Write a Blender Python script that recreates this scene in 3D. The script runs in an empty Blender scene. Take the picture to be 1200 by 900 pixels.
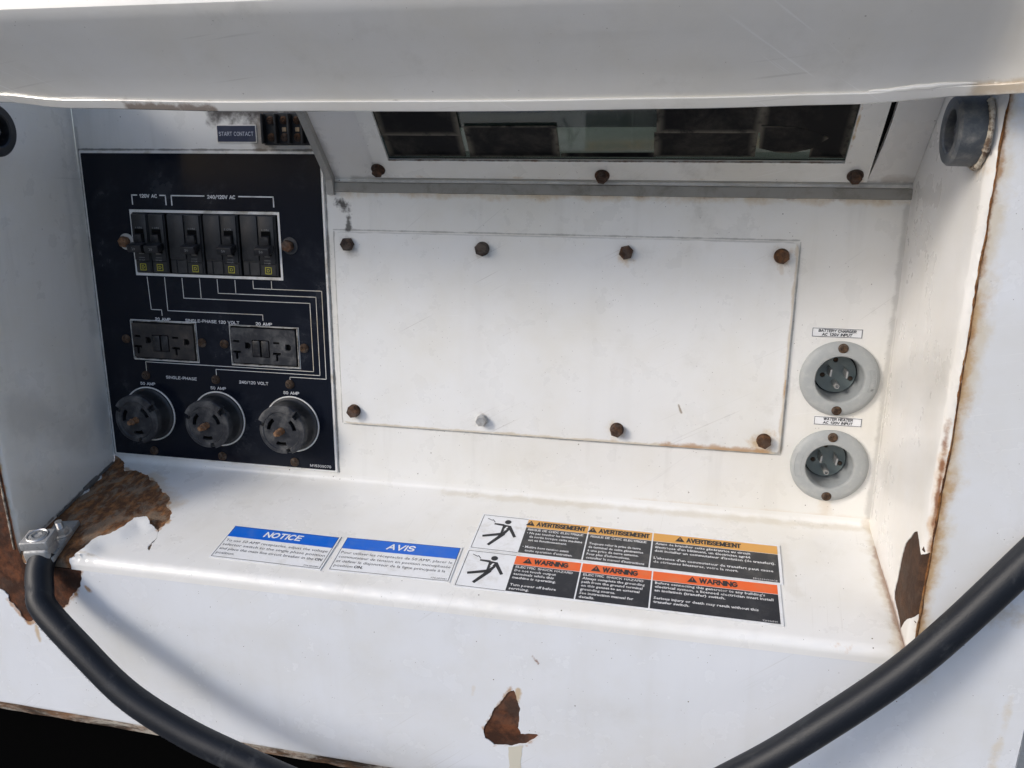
import bpy, bmesh, math, random
from mathutils import Vector, Matrix, noise
from mathutils.geometry import delaunay_2d_cdt
random.seed(7)
C = bpy.context.scene.collection
S = bpy.context.scene
R = math.radians

# ------------------------------------------------------------ camera, sky, sun, exposure
cam = bpy.data.cameras.new('camera'); camo = bpy.data.objects.new('camera', cam); C.objects.link(camo)
right = Vector((0.97911877, 0.20315461, 0.00739182))
fwd = Vector((-0.19468508, 0.94752516, -0.25356219))
up = Vector((-0.05851627, 0.24682842, 0.96729084))
m3 = Matrix((right, up, -fwd)).transposed()
camo.matrix_world = Matrix.Translation((0.30929, -0.70609, 0.05603)) @ m3.to_4x4()
cam.sensor_width = 36; cam.lens = 963.06 * 36 / 1200; cam.clip_start = 0.02; cam.clip_end = 3000
S.camera = camo
TO_SUN = Vector((-1.0, -0.85, 0.68)).normalized()
el = math.asin(TO_SUN.z); az = math.atan2(TO_SUN.x, TO_SUN.y)
w = bpy.data.worlds.new('World'); S.world = w; w.use_nodes = True
wn = w.node_tree; bg = wn.nodes['Background']
sky = wn.nodes.new('ShaderNodeTexSky'); sky.sky_type = 'NISHITA'; sky.sun_disc = False
sky.sun_elevation = el; sky.sun_rotation = az; sky.air_density = 0.75; sky.dust_density = 1.6; sky.ozone_density = 1.0
wn.links.new(sky.outputs[0], bg.inputs[0]); bg.inputs[1].default_value = 0.15
sl = bpy.data.lights.new('sun', 'SUN'); sl.energy = 1.05; sl.angle = R(13); sl.color = (1.0, 0.95, 0.88)
so = bpy.data.objects.new('sun', sl); C.objects.link(so); so.location = (-2, -3, 3)
so.rotation_euler = TO_SUN.to_track_quat('Z', 'Y').to_euler()
S.view_settings.view_transform = 'Standard'; S.view_settings.look = 'None'
S.view_settings.gamma = 1; S.view_settings.use_curve_mapping = False
S.view_settings.exposure = 0.65
S.render.engine = 'CYCLES'
S.cycles.use_denoising = True; S.cycles.denoising_prefilter = 'ACCURATE'
S.cycles.max_bounces = 8

# ------------------------------------------------------------ materials
def mat(name, col, rough=0.5, metal=0.0, spec=0.5, coat=0.0):
    m = bpy.data.materials.new(name); m.use_nodes = True
    b = m.node_tree.nodes['Principled BSDF']
    b.inputs['Base Color'].default_value = (*col, 1); b.inputs['Roughness'].default_value = rough
    b.inputs['Metallic'].default_value = metal; b.inputs['Specular IOR Level'].default_value = spec
    b.inputs['Coat Weight'].default_value = coat
    return m
class NT:
    def __init__(s, m):
        s.t = m.node_tree; s.b = s.t.nodes['Principled BSDF']; s.tc = s.t.nodes.new('ShaderNodeTexCoord'); s.P = s.tc.outputs['Object']
    def n(s, typ, **kw):
        x = s.t.nodes.new(typ)
        for k, v in kw.items(): setattr(x, k, v)
        return x
    def link(s, a, b): s.t.links.new(a, b)
    def put(s, inp, v):
        if hasattr(v, 'is_output'): s.link(v, inp)
        else: inp.default_value = v
    def math(s, op, a, b=0.0, c=0.0, clamp=False):
        x = s.n('ShaderNodeMath', operation=op, use_clamp=clamp)
        s.put(x.inputs[0], a); s.put(x.inputs[1], b); s.put(x.inputs[2], c); return x.outputs[0]
    def vec(s, op, a, b=(0, 0, 0)):
        x = s.n('ShaderNodeVectorMath', operation=op); s.put(x.inputs[0], a); s.put(x.inputs[1], b); return x
    def map(s, v, scale=(1, 1, 1), rot=(0, 0, 0), loc=(0, 0, 0)):
        if any(rot):
            y = s.n('ShaderNodeMapping'); s.link(v, y.inputs[0]); y.inputs['Rotation'].default_value = rot; v = y.outputs[0]; rot = (0, 0, 0)
        x = s.n('ShaderNodeMapping'); s.link(v, x.inputs[0])
        x.inputs['Scale'].default_value = scale; x.inputs['Rotation'].default_value = rot; x.inputs['Location'].default_value = loc
        return x.outputs[0]
    def noise(s, v, scale, detail=5, rough=0.6, dist=0.0):
        x = s.n('ShaderNodeTexNoise'); s.link(v, x.inputs['Vector']); x.inputs['Scale'].default_value = scale
        x.inputs['Detail'].default_value = detail; x.inputs['Roughness'].default_value = rough; x.inputs['Distortion'].default_value = dist
        return x.outputs['Fac']
    def ramp(s, f, a, b, lo=0.0, hi=1.0):
        x = s.n('ShaderNodeMapRange', interpolation_type='SMOOTHSTEP'); s.put(x.inputs[0], f)
        x.inputs[1].default_value = a; x.inputs[2].default_value = b; x.inputs[3].default_value = lo; x.inputs[4].default_value = hi
        return x.outputs[0]
    def mix(s, f, a, b):
        x = s.n('ShaderNodeMix', data_type='RGBA')
        s.put(x.inputs[0], f)
        for i, v in ((6, a), (7, b)):
            if hasattr(v, 'is_output'): s.link(v, x.inputs[i])
            else: x.inputs[i].default_value = (*v, 1)
        return x.outputs[2]
    def mulf(s, a, b): return s.math('MULTIPLY', a, b)
    def segdist(s, A, B):
        A, B = Vector(A), Vector(B); AB = B - A
        pa = s.vec('SUBTRACT', s.P, tuple(A)).outputs[0]
        d = s.vec('DOT_PRODUCT', pa, tuple(AB / AB.length_squared)).outputs['Value']
        d = s.math('MULTIPLY', d, 1.0, clamp=True)
        sc = s.n('ShaderNodeVectorMath', operation='SCALE'); sc.inputs[0].default_value = tuple(AB); s.link(d, sc.inputs['Scale'])
        return s.vec('LENGTH', s.vec('SUBTRACT', pa, sc.outputs[0]).outputs[0]).outputs['Value']
    def bump(s, h, strength=0.2, dist=0.001):
        x = s.n('ShaderNodeBump'); x.inputs['Strength'].default_value = strength; x.inputs['Distance'].default_value = dist
        s.link(h, x.inputs['Height']); s.link(x.outputs[0], s.b.inputs['Normal'])

RUST = (0.20, 0.075, 0.025); YELLOW = (0.50, 0.33, 0.13); EDGE_DARK = (0.16, 0.15, 0.13)  # last colour darkens thin lines along corners and the cover's top edge
def paint(name, base=(0.74, 0.74, 0.71), rough=0.3, grime=0.35, speck=1.0, scratch=0.3, stains_and_shade=(), scr_rot=0.7, streak=0.25, coat=0.3):
    """aged white enamel: mottling, run streaks, specks, scratches; stains = (A, B, width, colour, strength, noise scale)"""
    m = mat(name, base, rough, coat=coat); t = NT(m)
    t.b.inputs['Coat Roughness'].default_value = 0.04 if rough < 0.1 else 0.10
    c = t.mix(t.ramp(t.noise(t.P, 9, 6), 0.35, 0.75), base, tuple(x * y for x, y in zip(base, (0.93, 0.91, 0.86))))
    st = t.ramp(t.noise(t.map(t.P, (42, 42, 4)), 1.0, 4), 0.52, 0.75)
    c = t.mix(t.mulf(st, streak), c, (0.50, 0.48, 0.43))
    gr = t.mulf(t.ramp(t.noise(t.P, 26, 8, 0.7), 0.52, 0.78), t.ramp(t.noise(t.P, 5, 3), 0.4, 0.7))
    c = t.mix(t.mulf(gr, grime), c, (0.36, 0.34, 0.29))
    sc = t.ramp(t.noise(t.map(t.P, (7, 7, 520), (0.0, scr_rot, 0.0)), 1.0, 2), 0.62, 0.72)
    sc = t.mulf(sc, t.ramp(t.noise(t.P, 11, 2), 0.5, 0.62))
    c = t.mix(t.mulf(sc, scratch), c, (0.45, 0.43, 0.39))
    sc2 = t.ramp(t.noise(t.map(t.P, (9, 9, 600), (0.2, scr_rot - 0.5, 0.0)), 1.0, 2), 0.64, 0.72)
    sc2 = t.mulf(sc2, t.ramp(t.noise(t.P, 8, 2), 0.5, 0.62))
    c = t.mix(t.mulf(sc2, scratch), c, (0.85, 0.85, 0.83))
    for sca, th in ((150, 0.10), (420, 0.14)):
        v = t.n('ShaderNodeTexVoronoi'); t.link(t.P, v.inputs['Vector']); v.inputs['Scale'].default_value = sca
        sep = t.n('ShaderNodeSeparateColor'); t.link(v.outputs['Color'], sep.inputs[0])
        on = t.math('GREATER_THAN', sep.outputs[0], 0.9)
        d = t.math('LESS_THAN', v.outputs['Distance'], t.mulf(sep.outputs[1], th))
        c = t.mix(t.mulf(t.mulf(on, d), 0.75 * speck), c, (0.10, 0.07, 0.045))
    for A, B, wd, col, k, ns in stains_and_shade:
        d = t.segdist(A, B)
        nz = t.noise(t.P, ns, 5, 0.65)
        d2 = t.math('ADD', d, t.mulf(t.math('SUBTRACT', nz, 0.5), -wd * 2.6))
        c = t.mix(t.mulf(t.ramp(d2, wd, wd * 0.1), k), c, col)
    t.link(c, t.b.inputs['Base Color'])
    t.link(t.ramp(t.noise(t.P, 30, 5), 0.3, 0.75, rough * 0.8, rough * 1.6), t.b.inputs['Roughness'])
    h = t.math('ADD', t.noise(t.P, 260, 3), t.mulf(t.noise(t.P, 40, 3), 2.0))
    t.bump(h, 0.10, 0.0006)
    return m
def rusty(name, a=(0.055, 0.026, 0.013), b=(0.22, 0.085, 0.03), c=(0.16, 0.14, 0.12), sc=60, grey=0.3, dirn=(1, 1, 1)):
    m = mat(name, a, 0.85, spec=0.2); t = NT(m); v = t.map(t.P, dirn)
    col = t.mix(t.ramp(t.noise(v, sc, 8, 0.7), 0.42, 0.66), a, b)
    col = t.mix(t.mulf(t.ramp(t.noise(v, sc * 0.45, 7, 0.7, 0.6), 0.47, 0.60), grey), col, c)
    col = t.mix(t.ramp(t.noise(t.P, sc * 6, 4), 0.55, 0.75, 0, 0.5), col, (0.03, 0.016, 0.01))
    t.link(col, t.b.inputs['Base Color']); t.bump(t.noise(t.P, sc * 4, 8, 0.75), 0.7, 0.0012)
    return m
def dusty(name, base, dust=(0.20, 0.19, 0.17), k=0.5, sc=25, rough=0.45, lo=0.45, hi=0.75, edge=0.0, spec=0.5, metal=0.0, bump=0.12):
    m = mat(name, base, rough, metal, spec); t = NT(m)
    f = t.mulf(t.ramp(t.noise(t.P, sc, 8, 0.7, 0.3), lo, hi), k)
    if edge:
        g = t.n('ShaderNodeSeparateXYZ'); t.link(t.tc.outputs['Generated'], g.inputs[0])
        def side(o): return t.math('MINIMUM', o, t.math('SUBTRACT', 1.0, o))
        e = t.math('MINIMUM', side(g.outputs[0]), side(g.outputs[2]))
        e = t.mulf(t.ramp(e, 0.10, 0.0), t.ramp(t.noise(t.P, 90, 4), 0.25, 0.55))
        f = t.math('MAXIMUM', f, t.mulf(e, edge))
    t.link(t.mix(f, base, dust), t.b.inputs['Base Color'])
    t.link(t.ramp(f, 0.0, 0.5, rough, min(0.9, rough + 0.4)), t.b.inputs['Roughness'])
    t.bump(t.noise(t.P, sc * 14, 3), bump, 0.0005)
    return m

SEAM_R = ((0.4849, -0.168, 0.13), (0.4849, -0.1455, -0.285)); SEAM_L = ((-0.2525, -0.166, 0.10), (-0.2525, -0.1455, -0.28))
M = {}
PER = [((-0.002, 0, 0.0015), (0.401, 0, 0.0015)), ((0.402, 0, 0.0), (0.402, 0, -0.181)), ((0.0, 0, -0.182), (0.402, 0, -0.182)), ((-0.0015, 0, 0.0), (-0.0015, 0, -0.181))]
PANEL_SHADE = [((-0.255, 0, 0.0705), (-0.008, 0, 0.0705)), ((-0.2552, 0, 0.07), (-0.2552, 0, -0.232)), ((-0.0075, 0, 0.07), (-0.0075, 0, -0.232))]  # thin gap shadow painted around the black panel's edges
M['back'] = paint('white_paint_back', base=(0.765, 0.757, 0.725), grime=0.5, stains_and_shade=[(*e, 0.0010, (0.18, 0.175, 0.155), 0.55, 90) for e in PER] + [(*e, 0.0014, (0.10, 0.095, 0.085), 0.8, 60) for e in PANEL_SHADE] + [  # base warmed here and on the bay walls to mimic warmer light
    ((0.0, -0.003, 0.034), (0.4807, -0.003, 0.0335), 0.006, YELLOW, 0.55, 45), ((0.22, -0.002, 0.0345), (0.48, -0.002, 0.0335), 0.0022, RUST, 0.95, 60),
    ((0.479, 0, 0.03), (0.479, 0, -0.24), 0.004, EDGE_DARK, 0.35, 60), ((-0.11, 0, 0.108), (-0.03, 0, 0.100), 0.020, (0.05, 0.04, 0.035), 0.95, 55),
    ((-0.068, 0, 0.09), (-0.062, 0, 0.074), 0.016, (0.14, 0.11, 0.08), 0.75, 60), ((-0.255, 0, 0.09), (-0.258, 0, -0.23), 0.003, EDGE_DARK, 0.3, 60),
    ((0.005, 0, 0.026), (0.011, 0, 0.022), 0.006, (0.04, 0.037, 0.033), 0.95, 150), ((0.013, 0, 0.012), (0.013, 0, 0.002), 0.004, (0.05, 0.047, 0.04), 0.9, 150),
    ((0.395, -0.002, -0.06), (0.401, -0.002, -0.18), 0.004, YELLOW, 0.4, 40), ((0.28, 0, -0.238), (0.48, 0, -0.238), 0.006, YELLOW, 0.25, 40),
    ((0.442, 0, -0.2), (0.444, 0, -0.236), 0.008, YELLOW, 0.25, 60)])
M['shelf'] = paint('white_paint_shelf', base=(0.775, 0.77, 0.745), grime=0.6, speck=1.3, scr_rot=1.2, streak=0.12, stains_and_shade=[
    ((0.4805, -0.0, -0.24), (0.4805, -0.145, -0.276), 0.010, (0.42, 0.33, 0.2), 0.5, 50), ((0.4806, -0.03, -0.247), (0.4806, -0.145, -0.275), 0.004, RUST, 0.6, 70),
    ((0.10, -0.006, -0.243), (0.48, -0.006, -0.243), 0.007, (0.52, 0.46, 0.34), 0.4, 50), ((0.43, -0.147, -0.274), (0.446, -0.147, -0.274), 0.006, (0.45, 0.24, 0.07), 0.8, 120),
    ((-0.15, -0.06, -0.254), (-0.20, -0.02, -0.244), 0.012, YELLOW, 0.35, 60), ((-0.20, -0.14, -0.27), (-0.12, -0.143, -0.272), 0.003, (0.5, 0.4, 0.26), 0.6, 80),
    *[((a[0], a[1], -0.2405 + 0.2385 * a[1]), (b[0], b[1], -0.2405 + 0.2385 * b[1]), 0.0035, (0.45, 0.26, 0.11), 0.7, 140) for a, b in zip([(-0.235, -0.012), (-0.198, -0.025), (-0.157, -0.059), (-0.1415, -0.085)], [(-0.198, -0.025), (-0.157, -0.059), (-0.1415, -0.085), (-0.143, -0.097)])],
    ((0.405, -0.04, -0.25), (0.41, -0.09, -0.26), 0.01, (0.60, 0.57, 0.5), 0.4, 50)])
def rim(pts, w_, col, k, ns): return [(a, b, w_, col, k, ns) for a, b in zip(pts, pts[1:])]
OR = (0.42, 0.22, 0.08)
M['front'] = paint('white_paint_front', base=(0.745, 0.765, 0.79), grime=0.22, speck=1.2, rough=0.2, scratch=0.25, streak=0.10, coat=0.7, stains_and_shade=[  # cool tint of sky light mixed into the base colour
    (*SEAM_R, 0.015, (0.60, 0.50, 0.33), 0.6, 38), ((0.4849, -0.159, -0.02), SEAM_R[1], 0.009, (0.46, 0.27, 0.09), 0.75, 60), (*SEAM_R, 0.0045, (0.34, 0.17, 0.06), 0.8, 90), (*SEAM_R, 0.0020, (0.10, 0.045, 0.018), 0.9, 120),
    *rim([(-0.1885, -0.143, -0.284), (-0.199, -0.142, -0.311), (-0.232, -0.14, -0.340), (-0.2545, -0.14, -0.3475), (-0.272, -0.14, -0.325)], 0.0035, OR, 0.75, 140),
    *rim([(0.194, -0.14, -0.349), (0.171, -0.14, -0.392), (0.18, -0.14, -0.407), (0.206, -0.14, -0.402), (0.2175, -0.14, -0.390)], 0.0030, OR, 0.75, 160),
    ((0.553, -0.14, -0.30), (0.548, -0.135, -0.42), 0.005, (0.60, 0.48, 0.28), 0.5, 40), ((0.212, -0.143, -0.3155), (0.216, -0.143, -0.321), 0.0018, RUST, 1.0, 200),
    ((0.55, -0.158, -0.15), (0.56, -0.155, -0.2), 0.008, (0.4, 0.26, 0.14), 0.6, 60), ((0.51, -0.15, -0.24), (0.56, -0.15, -0.23), 0.010, (0.5, 0.4, 0.24), 0.5, 70),
    ((-0.247, -0.141, -0.350), (-0.247, -0.139, -0.366), 0.003, YELLOW, 0.7, 80), ((-0.187, -0.143, -0.302), (-0.184, -0.143, -0.305), 0.003, (0.45, 0.25, 0.1), 0.9, 120),
    ((0.162, -0.14, -0.36), (0.163, -0.14, -0.352), 0.002, (0.6, 0.5, 0.36), 0.3, 90), ((0.2, -0.14, -0.349), (0.199, -0.14, -0.36), 0.003, YELLOW, 0.7, 90),
    ((-0.6, -0.134, -0.447), (0.3, -0.134, -0.449), 0.006, (0.5, 0.46, 0.4), 0.5, 40)])
M['rwall'] = paint('white_paint_right_wall', base=(0.73, 0.72, 0.70), grime=0.25, scratch=0.06, streak=0.3, speck=0.6, stains_and_shade=[
    ((0.485, -0.15, -0.10), (0.485, -0.148, -0.27), 0.0045, (0.48, 0.28, 0.10), 0.6, 70), ((0.484, -0.153, 0.1), (0.484, -0.15, -0.27), 0.0025, RUST, 0.9, 80),
    ((0.4807, -0.004, -0.06), (0.4807, -0.004, -0.23), 0.003, EDGE_DARK, 0.3, 70), ((0.4807, -0.06, -0.255), (0.4807, -0.14, -0.273), 0.004, RUST, 0.6, 80),
    ((0.4807, -0.15, 0.1), (0.4807, -0.15, 0.06), 0.012, YELLOW, 0.5, 60)])
M['lwall'] = paint('white_paint_left_wall', base=(0.77, 0.75, 0.70), grime=0.5, streak=0.35, speck=0.5, stains_and_shade=[
    ((-0.256, -0.004, -0.10), (-0.257, -0.004, 0.1), 0.012, (0.36, 0.36, 0.33), 0.35, 30), ((-0.252, -0.12, -0.15), (-0.253, -0.05, -0.19), 0.03, (0.42, 0.40, 0.36), 0.4, 30),
    ((-0.2505, -0.149, -0.17), (-0.2505, -0.146, -0.28), 0.003, (0.50, 0.36, 0.15), 0.9, 90), ((-0.2505, -0.149, -0.2), (-0.2505, -0.146, -0.28), 0.0015, RUST, 0.9, 140),
    ((-0.256, -0.0, -0.240), (-0.248, -0.14, -0.272), 0.0022, (0.09, 0.06, 0.04), 0.8, 90)])
M['door'] = paint('white_paint_door', base=(0.70, 0.69, 0.655), rough=0.075, grime=0.35, speck=0.6, scratch=0.4, scr_rot=0.1, streak=0.0, coat=1.0, stains_and_shade=[
    ((-0.06, -0.19, 0.094), (0.0, -0.19, 0.092), 0.006, (0.22, 0.17, 0.13), 0.9, 110), ((0.46, -0.19, 0.1), (0.6, -0.28, 0.1), 0.006, (0.42, 0.32, 0.2), 0.7, 50),
    ((0.09, -0.19, 0.1), (0.13, -0.19, 0.097), 0.0012, (0.1, 0.08, 0.06), 0.8, 100), ((0.405, -0.19, 0.103), (0.418, -0.19, 0.106), 0.001, (0.2, 0.1, 0.06), 0.8, 100)])
M['cover'] = paint('white_paint_cover', base=(0.78, 0.78, 0.76), grime=0.4, coat=0.5, scratch=0.55, speck=0.8, streak=0.08, scr_rot=0.5, stains_and_shade=[
    ((0.0, -0.003, 0.0), (0.4, -0.003, 0.0), 0.0012, EDGE_DARK, 0.3, 60), ((0.4, -0.003, 0.0), (0.4, -0.003, -0.18), 0.0022, (0.45, 0.33, 0.17), 0.5, 60),
    ((0.4005, -0.003, -0.115), (0.4005, -0.003, -0.13), 0.002, (0.4, 0.2, 0.06), 0.6, 80), ((0.0, -0.003, -0.18), (0.4, -0.003, -0.18), 0.0022, (0.5, 0.4, 0.25), 0.6, 60),
    ((0.386, -0.003, -0.172), (0.39, -0.003, -0.172), 0.013, YELLOW, 0.7, 90), ((0.387, -0.003, -0.0115), (0.388, -0.003, -0.0115), 0.010, (0.4, 0.25, 0.1), 0.7, 120),
    ((0.3, -0.003, -0.18), (0.39, -0.003, -0.179), 0.004, (0.38, 0.2, 0.07), 0.7, 90), ((0.262, -0.003, -0.012), (0.262, -0.003, -0.016), 0.009, YELLOW, 0.5, 100),
    ((0.0115, -0.003, -0.012), (0.016, -0.003, -0.016), 0.010, (0.3, 0.28, 0.24), 0.5, 100), ((0.313, -0.003, -0.142), (0.316, -0.003, -0.149), 0.0012, (0.3, 0.24, 0.18), 0.9, 200),
    *[((bx, -0.003, bz - 0.006), (bx + 0.0015, -0.003, bz - dl), 0.0026, (0.52, 0.42, 0.28), 0.35, 110) for bx, bz, dl in ((0.3877, -0.0111, 0.014), (0.2623, -0.0114, 0.011))],
    *[((bx, -0.003, bz), (bx + 0.001, -0.003, bz), 0.0085, (0.33, 0.28, 0.22), 0.6, 150) for bx, bz in ((0.1377, -0.0118), (0.0131, -0.0109), (0.137, -0.1679))],
    ((0.26, -0.003, -0.168), (0.262, -0.003, -0.170), 0.009, YELLOW, 0.5, 100), ((0.012, -0.003, -0.168), (0.014, -0.003, -0.17), 0.009, (0.45, 0.36, 0.22), 0.5, 100)])
M['hood'] = paint('white_paint_hood', base=(0.70, 0.69, 0.665), grime=0.4, speck=2.2, streak=0.0, stains_and_shade=[
    ((0.0, -0.003, 0.047), (0.0, -0.03, 0.08), 0.010, (0.32, 0.31, 0.29), 0.5, 70), ((0.02, 0, 0.047), (0.48, 0, 0.047), 0.004, (0.3, 0.29, 0.26), 0.5, 60),
    ((0.46, -0.003, 0.05), (0.48, -0.003, 0.05), 0.006, (0.35, 0.3, 0.25), 0.5, 60)])
M['frame'] = paint('white_paint_window_frame', base=(0.74, 0.735, 0.70), grime=0.5, speck=1.5, streak=0.0, stains_and_shade=[
    ((0.06, -0.017, 0.063), (0.43, -0.017, 0.063), 0.0018, (0.2, 0.1, 0.05), 0.85, 90), ((0.05, -0.003, 0.05), (0.44, -0.003, 0.05), 0.002, (0.42, 0.24, 0.09), 0.8, 70),
    ((0.4275, -0.017, 0.063), (0.4275, -0.06, 0.107), 0.0014, (0.42, 0.26, 0.09), 0.9, 90), ((0.437, -0.006, 0.052), (0.44, -0.004, 0.05), 0.006, YELLOW, 0.5, 90)])
M['tape'] = mat('tape_residue', (0.60, 0.57, 0.47), 0.6)
M['rust_shelf'] = rusty('rusty_bare_steel', a=(0.13, 0.065, 0.034), b=(0.38, 0.17, 0.065), c=(0.31, 0.25, 0.18), sc=150, grey=0.6, dirn=(1.0, 0.6, 0.6))
M['rust_dark'] = rusty('dark_rust', a=(0.045, 0.020, 0.012), b=(0.15, 0.055, 0.025), sc=55, grey=0.25, c=(0.11, 0.085, 0.07))
M['seamrust'] = rusty('orange_seam_rust', a=(0.08, 0.035, 0.015), b=(0.26, 0.11, 0.035), c=(0.34, 0.2, 0.09), sc=120, grey=0.4)
M['rust_brown'] = rusty('brown_primer_rust', a=(0.050, 0.028, 0.018), b=(0.085, 0.045, 0.026), sc=70, grey=0.15)
M['bolt'] = rusty('rusty_bolt_steel', a=(0.045, 0.028, 0.02), b=(0.13, 0.065, 0.035), c=(0.17, 0.14, 0.12), sc=190, grey=0.35)
M['bolt_b'] = rusty('dark_bolt_steel', a=(0.035, 0.027, 0.023), b=(0.085, 0.055, 0.04), c=(0.14, 0.125, 0.11), sc=160, grey=0.5)
M['bolt_c'] = rusty('orange_bolt_steel', a=(0.06, 0.032, 0.018), b=(0.18, 0.085, 0.035), c=(0.13, 0.10, 0.08), sc=160, grey=0.3)
M['screw'] = rusty('rusty_screw_steel', a=(0.055, 0.036, 0.025), b=(0.14, 0.085, 0.05), c=(0.2, 0.175, 0.15), sc=260, grey=0.4)
M['pin'] = rusty('orange_rust_pin', a=(0.14, 0.065, 0.03), b=(0.30, 0.17, 0.09), sc=260, grey=0.3)
M['zinc'] = dusty('zinc_steel', (0.55, 0.55, 0.54), (0.35, 0.34, 0.32), 0.6, 90, 0.38, metal=0.9)
M['alu'] = dusty('cast_aluminium', (0.40, 0.40, 0.39), (0.24, 0.235, 0.22), 0.8, 90, 0.5, metal=0.5)
M['edge'] = dusty('bare_panel_edge', (0.80, 0.79, 0.76), (0.34, 0.28, 0.18), 0.8, 30, 0.35, metal=0.25)
M['worn_edge'] = dusty('worn_cutout_edge', (0.52, 0.51, 0.47), (0.10, 0.085, 0.065), 0.9, 90, 0.5, 0.40, 0.62)
M['black'] = dusty('black_printed_face', (0.006, 0.008, 0.014), (0.050, 0.055, 0.066), 0.45, 16, 0.14, 0.50, 0.78, spec=0.22, bump=0.02)
M['breaker'] = dusty('black_breaker_plastic', (0.010, 0.011, 0.013), (0.085, 0.085, 0.085), 0.4, 60, 0.42)
M['handle'] = dusty('black_handle_plastic', (0.012, 0.012, 0.014), (0.10, 0.10, 0.10), 0.5, 90, 0.35)
M['dusty_black'] = dusty('dusty_black_plastic', (0.011, 0.013, 0.018), (0.15, 0.147, 0.14), 0.75, 70, 0.45, 0.42, 0.72)
M['brownblack'] = dusty('dusty_brown_black_plastic', (0.014, 0.0125, 0.0125), (0.13, 0.105, 0.085), 0.7, 60, 0.5, 0.40, 0.75)
M['void'] = mat('dark_void', (0.004, 0.004, 0.004), 0.9, spec=0.1)
M['print'] = dusty('white_print', (0.72, 0.72, 0.72), (0.20, 0.19, 0.17), 0.6, 70, 0.5)
M['print_dim'] = mat('grey_print', (0.28, 0.28, 0.27), 0.6)
M['print_yellow'] = mat('yellow_print', (0.50, 0.46, 0.03), 0.5)
M['goldtrace'] = dusty('white_trace_print', (0.66, 0.66, 0.64), (0.42, 0.30, 0.12), 0.8, 9, 0.4)
M['ink'] = mat('black_ink', (0.018, 0.019, 0.022), 0.5)
M['sticker'] = dusty('white_vinyl', (0.76, 0.77, 0.78), (0.52, 0.50, 0.44), 0.6, 75, 0.4)
M['blue'] = dusty('blue_vinyl_print', (0.004, 0.12, 0.58), (0.12, 0.22, 0.48), 0.3, 80, 0.4)
M['orange'] = dusty('orange_vinyl_print', (0.78, 0.125, 0.022), (0.62, 0.22, 0.10), 0.6, 80, 0.45)
M['amber'] = dusty('faded_amber_print', (0.66, 0.34, 0.08), (0.6, 0.38, 0.16), 0.5, 60, 0.45)
M['inkblack'] = dusty('black_vinyl_print', (0.014, 0.016, 0.022), (0.10, 0.10, 0.10), 0.35, 110, 0.35)
M['inkfaded'] = dusty('faded_black_vinyl_print', (0.035, 0.036, 0.038), (0.16, 0.155, 0.14), 0.55, 110, 0.5)
M['navy'] = dusty('navy_label_print', (0.018, 0.026, 0.060), (0.10, 0.10, 0.11), 0.3, 60, 0.4)
M['inlet'] = dusty('grey_inlet_plastic', (0.33, 0.345, 0.34), (0.50, 0.49, 0.46), 0.4, 160, 0.5)
M['inletcup'] = dusty('grey_inlet_cup', (0.30, 0.32, 0.325), (0.16, 0.15, 0.13), 0.5, 50, 0.55)
M['inletface'] = dusty('dark_grey_inlet_face', (0.17, 0.205, 0.20), (0.30, 0.30, 0.27), 0.5, 70, 0.42)
M['rubber'] = dusty('weathered_grey_ring', (0.075, 0.085, 0.095), (0.26, 0.255, 0.24), 0.85, 75, 0.5, 0.42, 0.7, metal=0.2, bump=0.35)
M['rubber_black'] = dusty('black_rubber', (0.014, 0.016, 0.02), (0.1, 0.1, 0.1), 0.4, 60, 0.5)
M['bead'] = dusty('dried_sealant', (0.50, 0.45, 0.36), (0.10, 0.055, 0.03), 0.95, 130, 0.4, 0.42, 0.6)
M['darksteel'] = dusty('dark_weathered_steel', (0.10, 0.105, 0.115), (0.05, 0.04, 0.035), 0.7, 120, 0.5, metal=0.4)
M['gasket'] = dusty('grey_gasket', (0.27, 0.26, 0.235), (0.14, 0.125, 0.10), 0.8, 38, 0.7)
M['endplate'] = dusty('grey_end_plate', (0.33, 0.32, 0.295), (0.17, 0.155, 0.13), 0.7, 40, 0.6)
M['film'] = dusty('black_film', (0.006, 0.006, 0.007), (0.22, 0.20, 0.16), 0.28, 26, 0.5, 0.42, 0.8, edge=0.65, spec=0.12)
M['behind'] = mat('green_grey_backing', (0.065, 0.09, 0.07), 0.6)
M['glass'] = mat('tinted_glass', (0.27, 0.345, 0.31), 0.05)
M['glass'].node_tree.nodes['Principled BSDF'].inputs['Transmission Weight'].default_value = 0.92
M['wirejacket'] = dusty('black_cable_jacket', (0.005, 0.007, 0.011), (0.085, 0.09, 0.095), 0.5, 60, 0.46, 0.54, 0.8, bump=0.3, spec=0.35)
M['under'] = mat('underbody_shade_black', (0.0025, 0.0025, 0.0025), 1.0, spec=0.0)  # near black, painted in for the shade under the body
M['post'] = paint('beige_post_paint', base=(0.55, 0.52, 0.46))
gm = mat('concrete_ground', (0.32, 0.32, 0.315), 1.0, spec=0.0); t = NT(gm)
t.link(t.mix(t.ramp(t.noise(t.P, 30, 8, 0.7), 0.35, 0.7), (0.27, 0.27, 0.268), (0.38, 0.38, 0.372)), t.b.inputs['Base Color']); t.bump(t.noise(t.P, 60, 6), 0.8, 0.02)
M['ground'] = gm

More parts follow.
